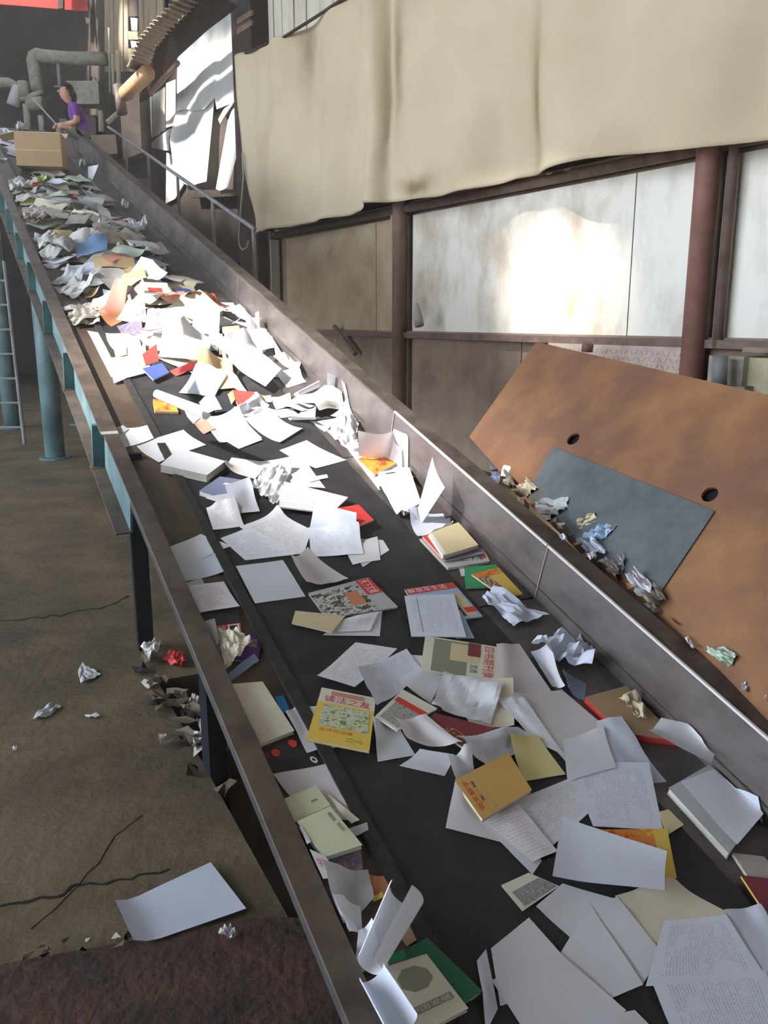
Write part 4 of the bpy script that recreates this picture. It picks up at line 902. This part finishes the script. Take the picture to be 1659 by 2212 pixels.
sheet('white sheet below it towards the low end', [(1060, 2120), (1210, 2068), (1352, 2185), (1180, 2300)], 'w')
sheet('narrow white sheet edge at the left of the large one', [(1030, 2075), (1050, 2050), (1075, 2180), (1050, 2230)], 'wb', n=6)
sheet('white sheet at the right of the printed page', [(1562, 1968), (1640, 1960), (1740, 2120), (1650, 2110)], 'wb')
sheet('large printed page with a column of heading print at the low end', [(1433, 1992), (1566, 1980), (1655, 2115), (1392, 2136)], 'prb', stiff=True)
sheet('white sheet under the printed page at the low end', [(1400, 2120), (1650, 2100), (1720, 2260), (1480, 2290)], 'prb')
sheet('white sheet at the very low end of the belt', [(1300, 2200), (1370, 2185), (1450, 2260), (1280, 2320)], 'w')
# ---- scraps on the floor and in the pit
sheet('white sheet lying on the floor with a folded corner', [(250, 1962), (455, 1865), (532, 1965), (290, 2050)], 'wb', surf=FPLATE, curl=[(3, .02, .2)], base=.002)
for lb, q, m in (('crumpled white scrap on the floor, largest of three', [(168, 1450), (178, 1434), (218, 1458), (175, 1482)], 'wg'), ('flat pale scrap on the floor left of the crumpled one', [(68, 1555), (105, 1523), (132, 1528), (98, 1556)], 'wg'),
                 ('tiny pinkish scrap on the floor', [(183, 1546), (215, 1546), (214, 1552), (186, 1552)], 'wp'), ('small grey scrap on the floor near the pit edge', [(343, 1590), (358, 1586), (362, 1604), (346, 1606)], 'wg'),
                 ('tiny white scrap on the floor near the first crack', [(26, 1618), (36, 1616), (36, 1623), (28, 1624)], 'w')):
    crumple(lb, q, m, wr=.012, surf=FLOOR)
PIT = Surf(V3(0, 0, -.02), V3(0, 0, 1))
crumple('white crumpled scrap at the foot of the dark leg', [(304, 1412), (335, 1400), (353, 1410), (322, 1442)], 'wp', wr=.03, surf=FLOOR, base=.03)
crumple('red wrapper beside the foot of the dark leg', [(348, 1436), (385, 1420), (404, 1440), (390, 1458)], 'redp', wr=.04, surf=PIT, base=.02)
crumple('grey crumpled sheet lying in the pit under the left rail', [(388, 1545), (415, 1518), (450, 1530), (440, 1556)], 'old', wr=.05, surf=PIT)
crumple('pale torn scrap hanging in the pit under the grey sheet', [(424, 1560), (452, 1556), (450, 1590), (440, 1600)], 'wg', wr=.04, surf=PIT)
rd = random.Random(5)
for k in range(26):
    a = rd.uniform(.2, 1.75); b = rd.uniform(-.33, -.20); c = G(a, b, 0); w_ = rd.uniform(.02, .055); an = rd.uniform(0, 6)
    d1 = V3(math.cos(an), math.sin(an), 0)*w_; d2 = V3(-math.sin(an), math.cos(an), 0)*w_*.6
    vs = [c+d1*(x+rd.uniform(-.4, .4))+d2*(y+rd.uniform(-.4, .4))+V3(0, 0, .004+rd.uniform(0, .03)) for y in (-1, 0, 1) for x in (-1, 0, 1)]
    tag(obj('paper_scrap', vs, [(0, 1, 4, 3), (1, 2, 5, 4), (3, 4, 7, 6), (4, 5, 8, 7)], M[rd.choice(['dirt', 'dirt', 'dirt', 'crack', 'old'])]), 'small dirty paper scrap strewn under the left rail at the pit edge', 'paper', 'dirty scraps along the pit edge')
for k in range(16):
    q = (rd.uniform(60, 300), 0); q = (q[0], 2075-q[0]*.17+rd.uniform(-14, 14)); c = floorp(*q, .012); w_ = rd.uniform(.005, .012)
    vs = [c+V3(*(rd.uniform(-1, 1)*w_ for _ in range(2)), 0)+V3(0, 0, .001)+V3(x*w_, y*w_, rd.uniform(0, .014)) for x, y in ((-1, -1), (1, -1), (1, 1), (-1, 1), (0, 0))]
    tag(obj('paper_scrap', vs, [(0, 1, 4), (1, 2, 4), (2, 3, 4), (3, 0, 4)], M[rd.choice(['dirt', 'old', 'crack'])]), 'tiny dirty scrap in the row along the edge of the steel floor plate', 'paper', 'tiny scraps along the floor plate edge')
crumple('white and grey torn scrap lying on the steel floor plate', [(470, 2020), (495, 2008), (515, 2020), (500, 2040)], 'wg', wr=.02, surf=FPLATE)
# ---- scraps caught between the rail and the rusty plate
for lb, q, m, wr, sf in (
    ('white upright scrap at the upper end of the litter on the rail ledge', [(1083, 1030), (1090, 1006), (1106, 1010), (1098, 1032)], 'w', .01, PLATE),
    ('blue-grey scrap next to the white upright one on the rail ledge', [(1062, 1046), (1066, 1012), (1084, 1032), (1080, 1052)], 'slate', .02, PLATE),
    ('tan crumpled scrap below the blue-grey one on the ledge', [(1090, 1045), (1104, 1026), (1122, 1046), (1108, 1062)], 'old', .04, PLATE),
    ('cream crumpled scrap left of the grey patch plate', [(1122, 1056), (1148, 1042), (1168, 1060), (1140, 1078)], 'crm', .05, PLATE),
    ('grey sheet curling up against the grey patch plate', [(1150, 1090), (1234, 1080), (1226, 1108), (1184, 1130)], 'wg', .04, PLATE),
    ('tan torn card leaning on the grey patch plate', [(1250, 1130), (1288, 1108), (1294, 1130), (1256, 1148)], 'env', .015, PLATE),
    ('blue and white wrapper among the ledge litter', [(1258, 1166), (1302, 1138), (1338, 1140), (1310, 1170)], 'sky', .03, PLATE),
    ('bunched white paper below the blue wrapper', [(1246, 1170), (1290, 1168), (1320, 1200), (1290, 1214)], 'wb', .045, PLATE),
    ('small white triangle scrap on the ledge beside the rail', [(1200, 1156), (1222, 1160), (1224, 1174), (1212, 1170)], 'w', .01, LEDGE),
    ('small white slip on the ledge below the bunched paper', [(1266, 1202), (1276, 1196), (1284, 1208), (1274, 1214)], 'w', .01, LEDGE),
    ('white curled strip standing on the ledge', [(1338, 1240), (1342, 1198), (1358, 1200), (1350, 1246)], 'wg', .02, PLATE),
    ('dark crumpled scrap below the white curled strip', [(1304, 1216), (1330, 1214), (1350, 1240), (1340, 1260)], 'old', .05, PLATE),
    ('large white crumpled paper on the ledge at the foot of the grey patch plate', [(1362, 1252), (1392, 1242), (1424, 1278), (1390, 1300)], 'w', .06, PLATE),
    ('brown crumpled paper ball beside the large white crumpled one', [(1400, 1296), (1430, 1276), (1446, 1300), (1420, 1326)], 'old', .07, PLATE),
    ('white sliver lying on the ledge by itself', [(1477, 1380), (1484, 1378), (1500, 1402), (1494, 1406)], 'w', .004, LEDGE),
    ('pale green-white crumpled paper near the lower end of the ledge', [(1530, 1412), (1566, 1400), (1598, 1420), (1580, 1448)], 'grn', .04, PLATE),
    ('tiny crumpled scrap below the pale green-white one', [(1596, 1488), (1610, 1480), (1622, 1496), (1606, 1502)], 'wg', .02, LEDGE),
    ('last crumpled scrap at the low end of the ledge', [(1626, 1504), (1648, 1492), (1670, 1520), (1648, 1530)], 'wg', .03, LEDGE)):
    crumple(lb, q, m, wr=wr, surf=sf, base=.004)
for k in range(26):
    s = rd.uniform(-.6, 1.3); c = K(s, 1.075+.03*rd.random(), .20); w_ = rd.uniform(.012, .03); vs = []
    for x, y in ((-1, -1), (1, -1), (1, 1), (-1, 1), (0, 0)): vs.append(c+V3(x*w_*rd.uniform(.5, 1), y*w_, rd.uniform(0, .03)))
    tag(obj('paper_scrap', vs, [(0, 1, 4), (1, 2, 4), (2, 3, 4), (3, 0, 4)], M[rd.choice(['old', 'dirt', 'card', 'dirt'])]), 'small dirty scrap caught between the rail and the rusty plate', 'paper', 'scraps between rail and rusty plate')
# ================================================================== CARDBOARD BOX
bc = loc(beltp(98, 380)); s_, v_ = bc[0]+.20, bc[1]
bx = thing('cardboard_box', 'open brown cardboard box standing on the paper on the belt', 'box', K(s_, v_, .03))
bw, bd, bh, th = .255, .17, .37, .006
ang = -.30; e1 = unit(VV*math.cos(ang)+UH*math.sin(ang)); e2 = unit(np.cross(V3(0, 0, 1), e1)); bo = K(s_, v_, .05)
side = lambda c, a, d: MB().box(c, a, d, V3(0, 0, bh/2)).build('box_wall', M['card'], bx)
ctr = bo+V3(0, 0, bh/2)
side(ctr-e2*bd, e1*bw, e2*th/2); side(ctr+e2*bd, e1*bw, e2*th/2); side(ctr-e1*bw, e2*bd, e1*th/2); side(ctr+e1*bw, e2*bd, e1*th/2)
MB().box(bo+V3(0, 0, th/2), e1*bw, e2*bd, V3(0, 0, th/2)).build('box_bottom', M['card'], bx)
zt_ = bo+V3(0, 0, bh)
def flap(hinge, along, out, w): return MB().prism([hinge-along, hinge+along, hinge+along+out*w, hinge-along+out*w], V3(0, 0, th)).build('box_flap', M['cardin'], bx)
flap(zt_-e1*bw, e2*bd, unit(-e1+V3(0, 0, -.25)), .20); flap(zt_+e2*bd, e1*bw, unit(e2+V3(0, 0, .5)), .2); flap(zt_+e1*bw, e2*bd, unit(-e1*.6+V3(0, 0, -.5)), .16)
flap(zt_-e2*bd, e1*bw, unit(e2*.8+V3(0, 0, .15)), .12)
MB().box(ctr-e2*(bd+.004)+V3(0, 0, -.01), e1*bw, e2*.001, V3(0, 0, .006)).build('crease', M['tanp'], bx)
for lb, q, m in (('white crumpled bundle behind the cardboard box', [(34, 280), (56, 276), (62, 283), (38, 288)], 'w'), ('white scrap left of the crumpled bundle', [(0, 294), (14, 288), (20, 294), (6, 300)], 'w')):
    crumple(lb, q, m, wr=.14)

# ================================================================== PERSON sitting on the side rail
pz = K(12.1, 1.04, .14); pf = -VV; pl = UH
pp = lambda f, l, z: pz+(pf*f+pl*l+V3(0, 0, z))*.84
pts = {'pel': (0, 0, .10, .15), 'spi': (.06, 0, .28, .165), 'che': (.13, 0, .44, .175), 'nek': (.19, 0, .57, .05), 'nk2': (.215, 0, .60, .05), 'hd1': (.25, 0, .67, .105), 'hd2': (.265, 0, .76, .12), 'hd3': (.26, 0, .83, .075)}
ed = [('pel', 'spi'), ('spi', 'che'), ('che', 'nek'), ('nek', 'nk2'), ('nk2', 'hd1'), ('hd1', 'hd2'), ('hd2', 'hd3')]
for s, sg in (('L', -1), ('R', 1)):
    pts.update({'sh'+s: (.15, .19*sg, .49, .08), 'el'+s: (.14, .25*sg, .24, .055), 'wr'+s: (.36, .13*sg, .20, .03), 'ha'+s: (.43, .10*sg, .20, .034),
                'hi'+s: (.04, .11*sg, .09, .10), 'kn'+s: (.40, .13*sg, .19, .07), 'an'+s: (.42, .13*sg, -.08, .045), 'to'+s: (.56, .13*sg, -.11, .035)})
    ed += [('che', 'sh'+s), ('sh'+s, 'el'+s), ('el'+s, 'wr'+s), ('wr'+s, 'ha'+s), ('pel', 'hi'+s), ('hi'+s, 'kn'+s), ('kn'+s, 'an'+s), ('an'+s, 'to'+s)]
    for k in range(5):
        d = (-.03+.015*k)
        pts['f%s%d' % (s, k)] = (.46+.012*(2-abs(k-2)), .10*sg+d, .19, .011); pts['g%s%d' % (s, k)] = (.485+.012*(2-abs(k-2)), .10*sg+d*1.2, .165, .009)
        ed += [('ha'+s, 'f%s%d' % (s, k)), ('f%s%d' % (s, k), 'g%s%d' % (s, k))]
nm = list(pts); me = bpy.data.meshes.new('body'); me.from_pydata([tuple(pp(*pts[k][:3])-pz) for k in nm], [(nm.index(a), nm.index(b)) for a, b in ed], [])
tmp = bpy.data.objects.new('tmp', me); COL.objects.link(tmp)
sk = tmp.modifiers.new('skin', 'SKIN')
for i, k in enumerate(nm): r = pts[k][3]; me.skin_vertices[0].data[i].radius = (r*.84, r*.84); me.skin_vertices[0].data[i].use_root = (k == 'pel')
sb = tmp.modifiers.new('sub', 'SUBSURF'); sb.levels = 2; sb.render_levels = 2
bpy.context.view_layer.update()
bm_ = bpy.data.meshes.new_from_object(tmp.evaluated_get(bpy.context.evaluated_depsgraph_get()))
bv = np.array([v.co[:] for v in bm_.vertices])+pz; bf = [tuple(p.vertices) for p in bm_.polygons]; bpy.data.objects.remove(tmp)
fm = []
for f in bf:
    c = (np.mean([bv[i] for i in f], axis=0)-pz)/.84; ff, ll, zz = c@pf, c@pl, c[2]
    arm = (abs(ll) > .205 and zz < .36 and zz > .19 and ff > .05 and ff < .5) or (ff > .24 and zz > .14 and zz < .32 and abs(ll) < .24)
    if zz > .575 and ff > .1: fm.append(0)
    elif arm and not (zz > .34): fm.append(0)
    elif zz > .29 or (zz > .13 and ff < .10) or (ff < -.02 and zz > .0): fm.append(1)
    else: fm.append(2)
person = thing('person', 'person in a purple shirt sitting on the conveyor side rail holding a stick', 'person', pz)
obj('body', bv, bf, None, person, smooth=True, mats=[M['skin'], M['shirt'], M['pants']], fm=fm)
# hair: cap plus tied tail; face details
def blob(name, c, rx, ry, rz, m, parent, cut=None):
    bmx = bmesh.new(); bmesh.ops.create_icosphere(bmx, subdivisions=3, radius=1); vs = [pp(c[0]+v.co.x*rx, c[1]+v.co.y*ry, c[2]+v.co.z*rz) for v in bmx.verts]
    bmx.verts.index_update(); fs = [[v.index for v in f.verts] for f in bmx.faces]
    if cut: keep = [cut(v.co) for v in bmx.verts]; fs = [f for f in fs if all(keep[i] for i in f)]
    bmx.free(); return obj(name, vs, fs, m, parent, smooth=True)
blob('hair', (.235, 0, .765), .125, .118, .132, M['hair'], person, cut=lambda c: c.x < .35 and (c.z > -.2 or c.x < -.15))
blob('hair_tail', (.13, 0, .68), .05, .05, .10, M['hair'], person)
blob('nose', (.372, 0, .745), .022, .015, .022, M['skin'], person); blob('mouth', (.352, 0, .705), .01, .022, .008, M['pnk'], person)
for sg in (-1, 1): blob('eye', (.352, .032*sg, .785), .008, .014, .008, M['hair'], person); blob('ear', (.265, .095*sg, .755), .02, .01, .03, M['skin'], person)
blob('cap_visor', (.37, 0, .815), .075, .075, .010, M['old'], person)
stick = MB().tube([pp(.30, -.08, .16), pp(.47, -.1, .215), pp(.80, -.14, .56)], .010, 8).build('stick', M['wg'])
tag(stick, 'thin pale stick held by the person in purple', 'stick')

# ================================================================== BEHIND THE CONVEYOR: stair rail, far plant
hr = thing('stair_handrail', 'thin grey handrail rising behind the conveyor beside the beige canvas', 'handrail', K(5.8, 1.55, -.9))
MB().tube([K(5.72, 1.55, .245), K(13.2, 1.55, .245)], .02, 10).build('handrail', M['pipegrey'], hr, smooth=True)
for s in (5.75, 7.1, 8.6, 10.2, 11.8): q = K(s, 1.55, .24); MB().tube([q, q-V3(0, 0, 1.05)], .018, 8).build('post', M['pipegrey'], hr)
MB().tube([K(5.75, 1.55, -.25), K(13.2, 1.55, -.25)], .015, 8).build('mid_rail', M['pipegrey'], hr)
MB().bar(5.4, 13.6, 1.12, 1.6, -.95, -.80).build('stringer', M['darksteel'], hr)
# torn white sheets and cladding further along the wall
def wpoly(pts, off, th, name, m, parent=None): return MB().prism([wallp(x, y, off) for x, y in pts], -WN*th).build(name, m, parent)
def hung(label, cols, off, m, name='plastic_sheet', cat='plastic sheet', wave=.018):
    """hanging sheet: list of (top px, bottom px) columns"""
    vs = []; uv = []; n = 14; k = len(cols)
    for i, (t, b) in enumerate(cols):
        for j in range(n+1):
            x = t[0]+(b[0]-t[0])*j/n; y = t[1]+(b[1]-t[1])*j/n
            vs.append(wallp(x, y, off+wave*math.sin(i*1.9+j*.15)+.10*(j/n)**2)); uv.append((i/k, j/n))
    fs = [(i*(n+1)+j, i*(n+1)+j+1, (i+1)*(n+1)+j+1, (i+1)*(n+1)+j) for i in range(k-1) for j in range(n)]
    return tag(obj(name, vs, fs, m, uv=uv, smooth=True), label, cat)
hung('bright white sheet hanging left of the beige canvas, upper piece', [((384, 30), (382, 240)), ((400, 28), (402, 235)), ((420, 26), (422, 240)), ((440, 24), (440, 236)), ((462, 22), (464, 212)), ((485, 20), (468, 236)), ((512, 10), (513, 218))], .10, M['whitesheet'])
hung('bright white sheet hanging below, curved torn left strip', [((384, 225), (366, 300)), ((382, 215), (378, 380)), ((402, 215), (400, 398)), ((422, 215), (414, 402)), ((440, 210), (430, 396)), ((464, 205), (446, 392))], .16, M['whitesheet'])
hung('bright white torn strip hanging beside the canvas edge', [((492, 262), (466, 408)), ((500, 240), (474, 412)), ((513, 222), (482, 410)), ((522, 300), (492, 404))], .18, M['whitesheet'])
wpoly([(474, 258), (486, 236), (512, 216), (488, 250), (478, 268)], .2, .02, 'torn_flap', M['cream'], wall)
# dark panel stands in for the unlit opening behind the torn strips
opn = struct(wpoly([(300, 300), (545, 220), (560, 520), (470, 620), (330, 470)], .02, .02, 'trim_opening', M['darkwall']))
for k, (x0, x1, y0, y1) in enumerate(((318, 332, 215, 305), (333, 347, 205, 297), (347, 360, 196, 288), (361, 383, 180, 276))):
    wpoly([(x0, y0), (x1-1.5, y0-8), (x1-1.5, y1-6), (x0, y1)], .04+.01*(k % 2), .02, 'cladding_board', M['cream'], wall)
o = wpoly([(318, 318), (336, 302), (364, 282), (366, 326)], .1, .02, 'plastic_sheet', M['whitesheet']); tag(o, 'grey-white triangular sheet below the cream cladding boards', 'plastic sheet')
o = wpoly([(362, 330), (392, 345), (398, 400), (380, 430), (360, 440)], .08, .02, 'plastic_sheet', M['wg']); tag(o, 'dull grey sheet hanging behind the handrail', 'plastic sheet')
wpoly([(310, 322), (330, 300), (310, 180), (302, 180)], .05, .05, 'door_jamb', M['postb'], wall)
for y0, y1 in ((255, 305), (330, 348)): wpoly([(302, y0), (306, y0), (307, y1), (301, y1)], .1, .01, 'light_gap_strip', M['whitesheet'], wall)  # white strips put in for light showing through gaps
wpoly([(420, 412), (525, 410), (530, 425), (424, 428)], .12, .1, 'sill_beam', M['darksteel'], wall)
# corrugated awning: from (330,160) up to (515,0)
aw = thing('corrugated_awning', 'corrugated tan metal awning sloping over the bright white sheets', 'awning', wallp(420, 90, .6))
vs = []; n = 260; EP = [(314, 160), (322, 142), (336, 102), (370, 62), (410, 22), (452, -22)]; ET = [0, .2, .38, .6, .8, 1]
for j in range(n+1):
    t = j/n; x = np.interp(t, ET, [q[0] for q in EP]); y = np.interp(t, ET, [q[1] for q in EP]); wv = .024*math.sin(j*2*math.pi/11)
    A = wallp(x-36, y-14, 1.15); B = wallp(x, y, .8)
    for q in range(5): p_ = A+(B-A)*q/4; vs.append(p_+(V3(0, 0, .6)-WN*.8+WD*.3)*wv)
fs = [(j*5+q, j*5+q+1, (j+1)*5+q+1, (j+1)*5+q) for j in range(n) for q in range(4)]
o = obj('corrugated_sheet', vs, fs, M['awn'], aw, smooth=True); md = o.modifiers.new('t', 'SOLIDIFY'); md.thickness = .012
lo_ = [(300, 224), (322, 212), (347, 176), (386, 122), (450, 64), (517, 14)]; us = MB()
for (p0, p1), (q0, q1) in zip(zip(EP, EP[1:]), zip(lo_, lo_[1:])):
    us.hexa([wallp(*p0, .78), wallp(*p1, .78), wallp(*q1, .45), wallp(*q0, .45), wallp(*p0, .74), wallp(*p1, .74), wallp(*q1, .41), wallp(*q0, .41)])
us.build('underside', M['darksteel'], aw)
MB().tube([wallp(326, 200, .7), wallp(384, 136, .7)], .04, 8).build('edge_beam', M['postb'], aw)
o = MB().tube([wallp(272, 202, .9), wallp(318, 158, .9)], .125, 20).build('duct', M['orange'], smooth=True); tag(o, 'short fat orange duct slanting below the corrugated awning', 'duct')
MB_ = MB().tube([wallp(256, 185, .9), wallp(264, 245, .9)], .09, 14).build('duct_flange', M['darksteel'], smooth=True); tag(MB_, 'dark pipe end under the orange duct', 'pipe')
# far plant between wall and conveyor head
def at(x, y, Y): r = ray(x, y); return EYE+r*(Y/r[1])
def card(pts, Y, th, name, m, parent=None): return MB().prism([at(x, y, Y) for x, y in pts], V3(0, th, 0)).build(name, m, parent)
for k, (x0, x1) in enumerate(((228, 238), (238, 247), (247, 258), (258, 268), (268, 279), (302, 312), (312, 322), (322, 340), (340, 356))):
    wpoly([(x0+.7, -60), (x1, -60), (x1+1, 155), (x0+1.4, 155)], .06+.02*(k % 2), .03, 'wall_board', M['tan'], wall)
for y0, y1, m_ in ((-60, 36, 'darksteel'), (68, 86, 'tan'), (105, 155, 'tan')): wpoly([(280, y0), (301, y0), (302, y1), (281, y1)], .06, .03, 'wall_board', M[m_], wall)
for y0, y1 in ((38, 66), (88, 104)): wpoly([(283, y0), (298, y0+2), (297, y1), (285, y1-1)], .07, .01, 'sky_gap_panel', M['inkwht'], wall)  # white panels put in for gaps open to bright sky
cl = struct(card([(192, -80), (214, -80), (216, 175), (197, 165)], 20.5, .25, 'trim_column', M['darksteel']))
for y0, y1, x0, x1 in ((0, 14, 178, 190), (38, 50, 184, 194), (56, 66, 212, 222), (76, 112, 213, 226)): card([(x0, y0), (x1, y0), (x1, y1), (x0+2, y1)], 20.4, .04, 'pale_bracket', M['whitesheet'], cl)
o = card([(-40, -60), (182, -60), (190, 24), (160, 22), (70, 14), (-40, 6)], 20.2, .03, 'red_sheet', M['redcloth']); tag(o, 'red sheet of roofing glowing high above the far end', 'sheet')
card([(125, -60), (136, -60), (136, 18), (125, 18)], 20.0, .1, 'crossing_bar', M['darksteel'], o)
# lagged pipe with elbow
py = 19.0
o = MB().tube([at(84, 208, py), at(80, 190, py), at(74, 150, py), at(71, 130, py), at(73, 122, py), at(80, 118, py), at(92, 121, py), at(150, 126, py), at(230, 127, py)], [.13]*9, 16)
pipe = o.build('lagged_pipe', M['lagging'], smooth=True); tag(pipe, 'fat grey lagged pipe bending down behind the conveyor head', 'pipe')
o = MB().tube([at(125, 130, py), at(129, 185, py)], .035, 10).build('thin_pipe', M['lagging'], smooth=True); tag(o, 'thin pipe dropping from the lagged pipe above the person', 'pipe')
for x, y0, y1, r in ((246, 118, 205, .03), (238, 60, 200, .02), (258, 110, 200, .05)):
    o = MB().tube([at(x-3, y0, 17.8), at(x, y1, 17.8)], r, 8).build('thin_pipe', M['lagging'] if x < 250 else M['tan'], smooth=True); tag(o, {246: 'thin pipe at the end of the lagged pipe', 238: 'thinnest upright pipe crossing the lagged pipe', 258: 'brownish upright pipe beside the orange duct'}[x], 'pipe')
vl = thing('valve_assembly', 'grey valve and pipe cluster left of the lagged pipe', 'valve', at(40, 270, 18.5))
MB().tube([at(-30, 178, 18.5), at(20, 178, 18.5), at(32, 184, 18.5), at(36, 200, 18.5)], .09, 14).build('inlet_pipe', M['lagging'], vl, smooth=True)
MB().tube([at(38, 185, 18.5), at(28, 228, 18.5)], [.10, .13], 14).build('valve_body', M['wg'], vl, smooth=True); MB().tube([at(50, 176, 18.5), at(52, 208, 18.5)], .11, 14).build('valve_bonnet', M['lagging'], vl, smooth=True)
MB().tube([at(46, 215, 18.5), at(92, 198, 18.5)], .05, 10).build('valve_arm', M['lagging'], vl, smooth=True); MB().tube([at(56, 225, 18.5), at(62, 290, 18.5)], .07, 10).build('valve_stand', M['lagging'], vl, smooth=True)
MB().tube([at(88, 250, 18.5), at(92, 290, 18.5)], .06, 10).build('valve_stand', M['lagging'], vl, smooth=True); MB().tube([at(60, 225, 18.5), at(95, 222, 18.5)], .13, 12).build('flange_body', M['lagging'], vl, smooth=True)
o = MB().box(at(186, 205, 18.9), V3(.33, 0, 0), V3(0, .2, 0), V3(0, 0, .22)).build('machine_housing', M['lagging']); tag(o, 'dull grey machine housing behind the person in purple', 'machine')
for q0, q1, lb in (((232, 265), (262, 240), 'slanting tan bar right of the person in purple'), ((218, 240), (220, 285), 'short upright tan bar right of the person')):
    o = MB().tube([at(*q0, 18.), at(*q1, 18.)], .06, 8).build('steel_bar', M['tan']); tag(o, lb, 'bar')
# platform the far machinery stands on
pf_ = MB().box(V3(-7.2, 19.6, 4.05), V3(4.2, 0, 0), V3(0, 2.6, 0), V3(0, 0, .08)); o = struct(pf_.build('floor_platform', M['darksteel']))
for x in (-10.5, -7.2, -4): MB().tube([V3(x, 18, 0), V3(x, 18, 4)], .1, 10).build('platform_post', M['tealdk'], o)
for pts_, Y_, m_, lb, nm_ in (([(196, 292), (250, 290), (254, 332), (200, 335)], 17.5, 'postb', 'reddish brown steel cabinet standing behind the side rail', 'steel_cabinet'), ([(258, 210), (300, 190), (306, 330), (266, 345)], 16.0, 'darksteel', 'dark brown sheet metal hopper beside the doorway', 'metal_hopper'), ([(176, 250), (206, 248), (208, 296), (180, 298)], 18.6, 'darksteel', 'dark motor casing right of the person in purple', 'motor_casing')):
    o = MB().prism([at(x, y, Y_) for x, y in pts_], V3(.05, .5, 0)).build(nm_, M[m_]); tag(o, lb, 'machine')
# wall lamp-like bracket by the brown post
o = MB().tube([wallp(900, 655, .2), wallp(903, 690, .2), wallp(906, 704, .2)], [.02, .055, .05], 10).build('plastic_bag', M['old'], smooth=True); tag(o, 'small pale bag hanging on the girt beside the brown post', 'bag')

# ================================================================== DUSTY AIR in the hall
hz = MB().box(V3(-4, 9, 4.7), V3(12.5, 0, 0), V3(0, 14, 0), V3(0, 0, 4.69)).build('dust_haze', None)
hm = bpy.data.materials.new('dusty_air'); hm.use_nodes = True; hn = hm.node_tree.nodes; hn.clear()
ho = hn.new('ShaderNodeOutputMaterial'); hv_ = hn.new('ShaderNodeVolumeScatter'); hv_.inputs['Density'].default_value = HAZE; hv_.inputs['Anisotropy'].default_value = .35
hv_.inputs['Color'].default_value = (1, .95, .88, 1)
hm.node_tree.links.new(hv_.outputs[0], ho.inputs['Volume']); hz.data.materials.clear(); hz.data.materials.append(hm)
hz['kind'] = 'stuff'; hz['label'] = 'thin dusty haze filling the hall'; hz['category'] = 'haze'
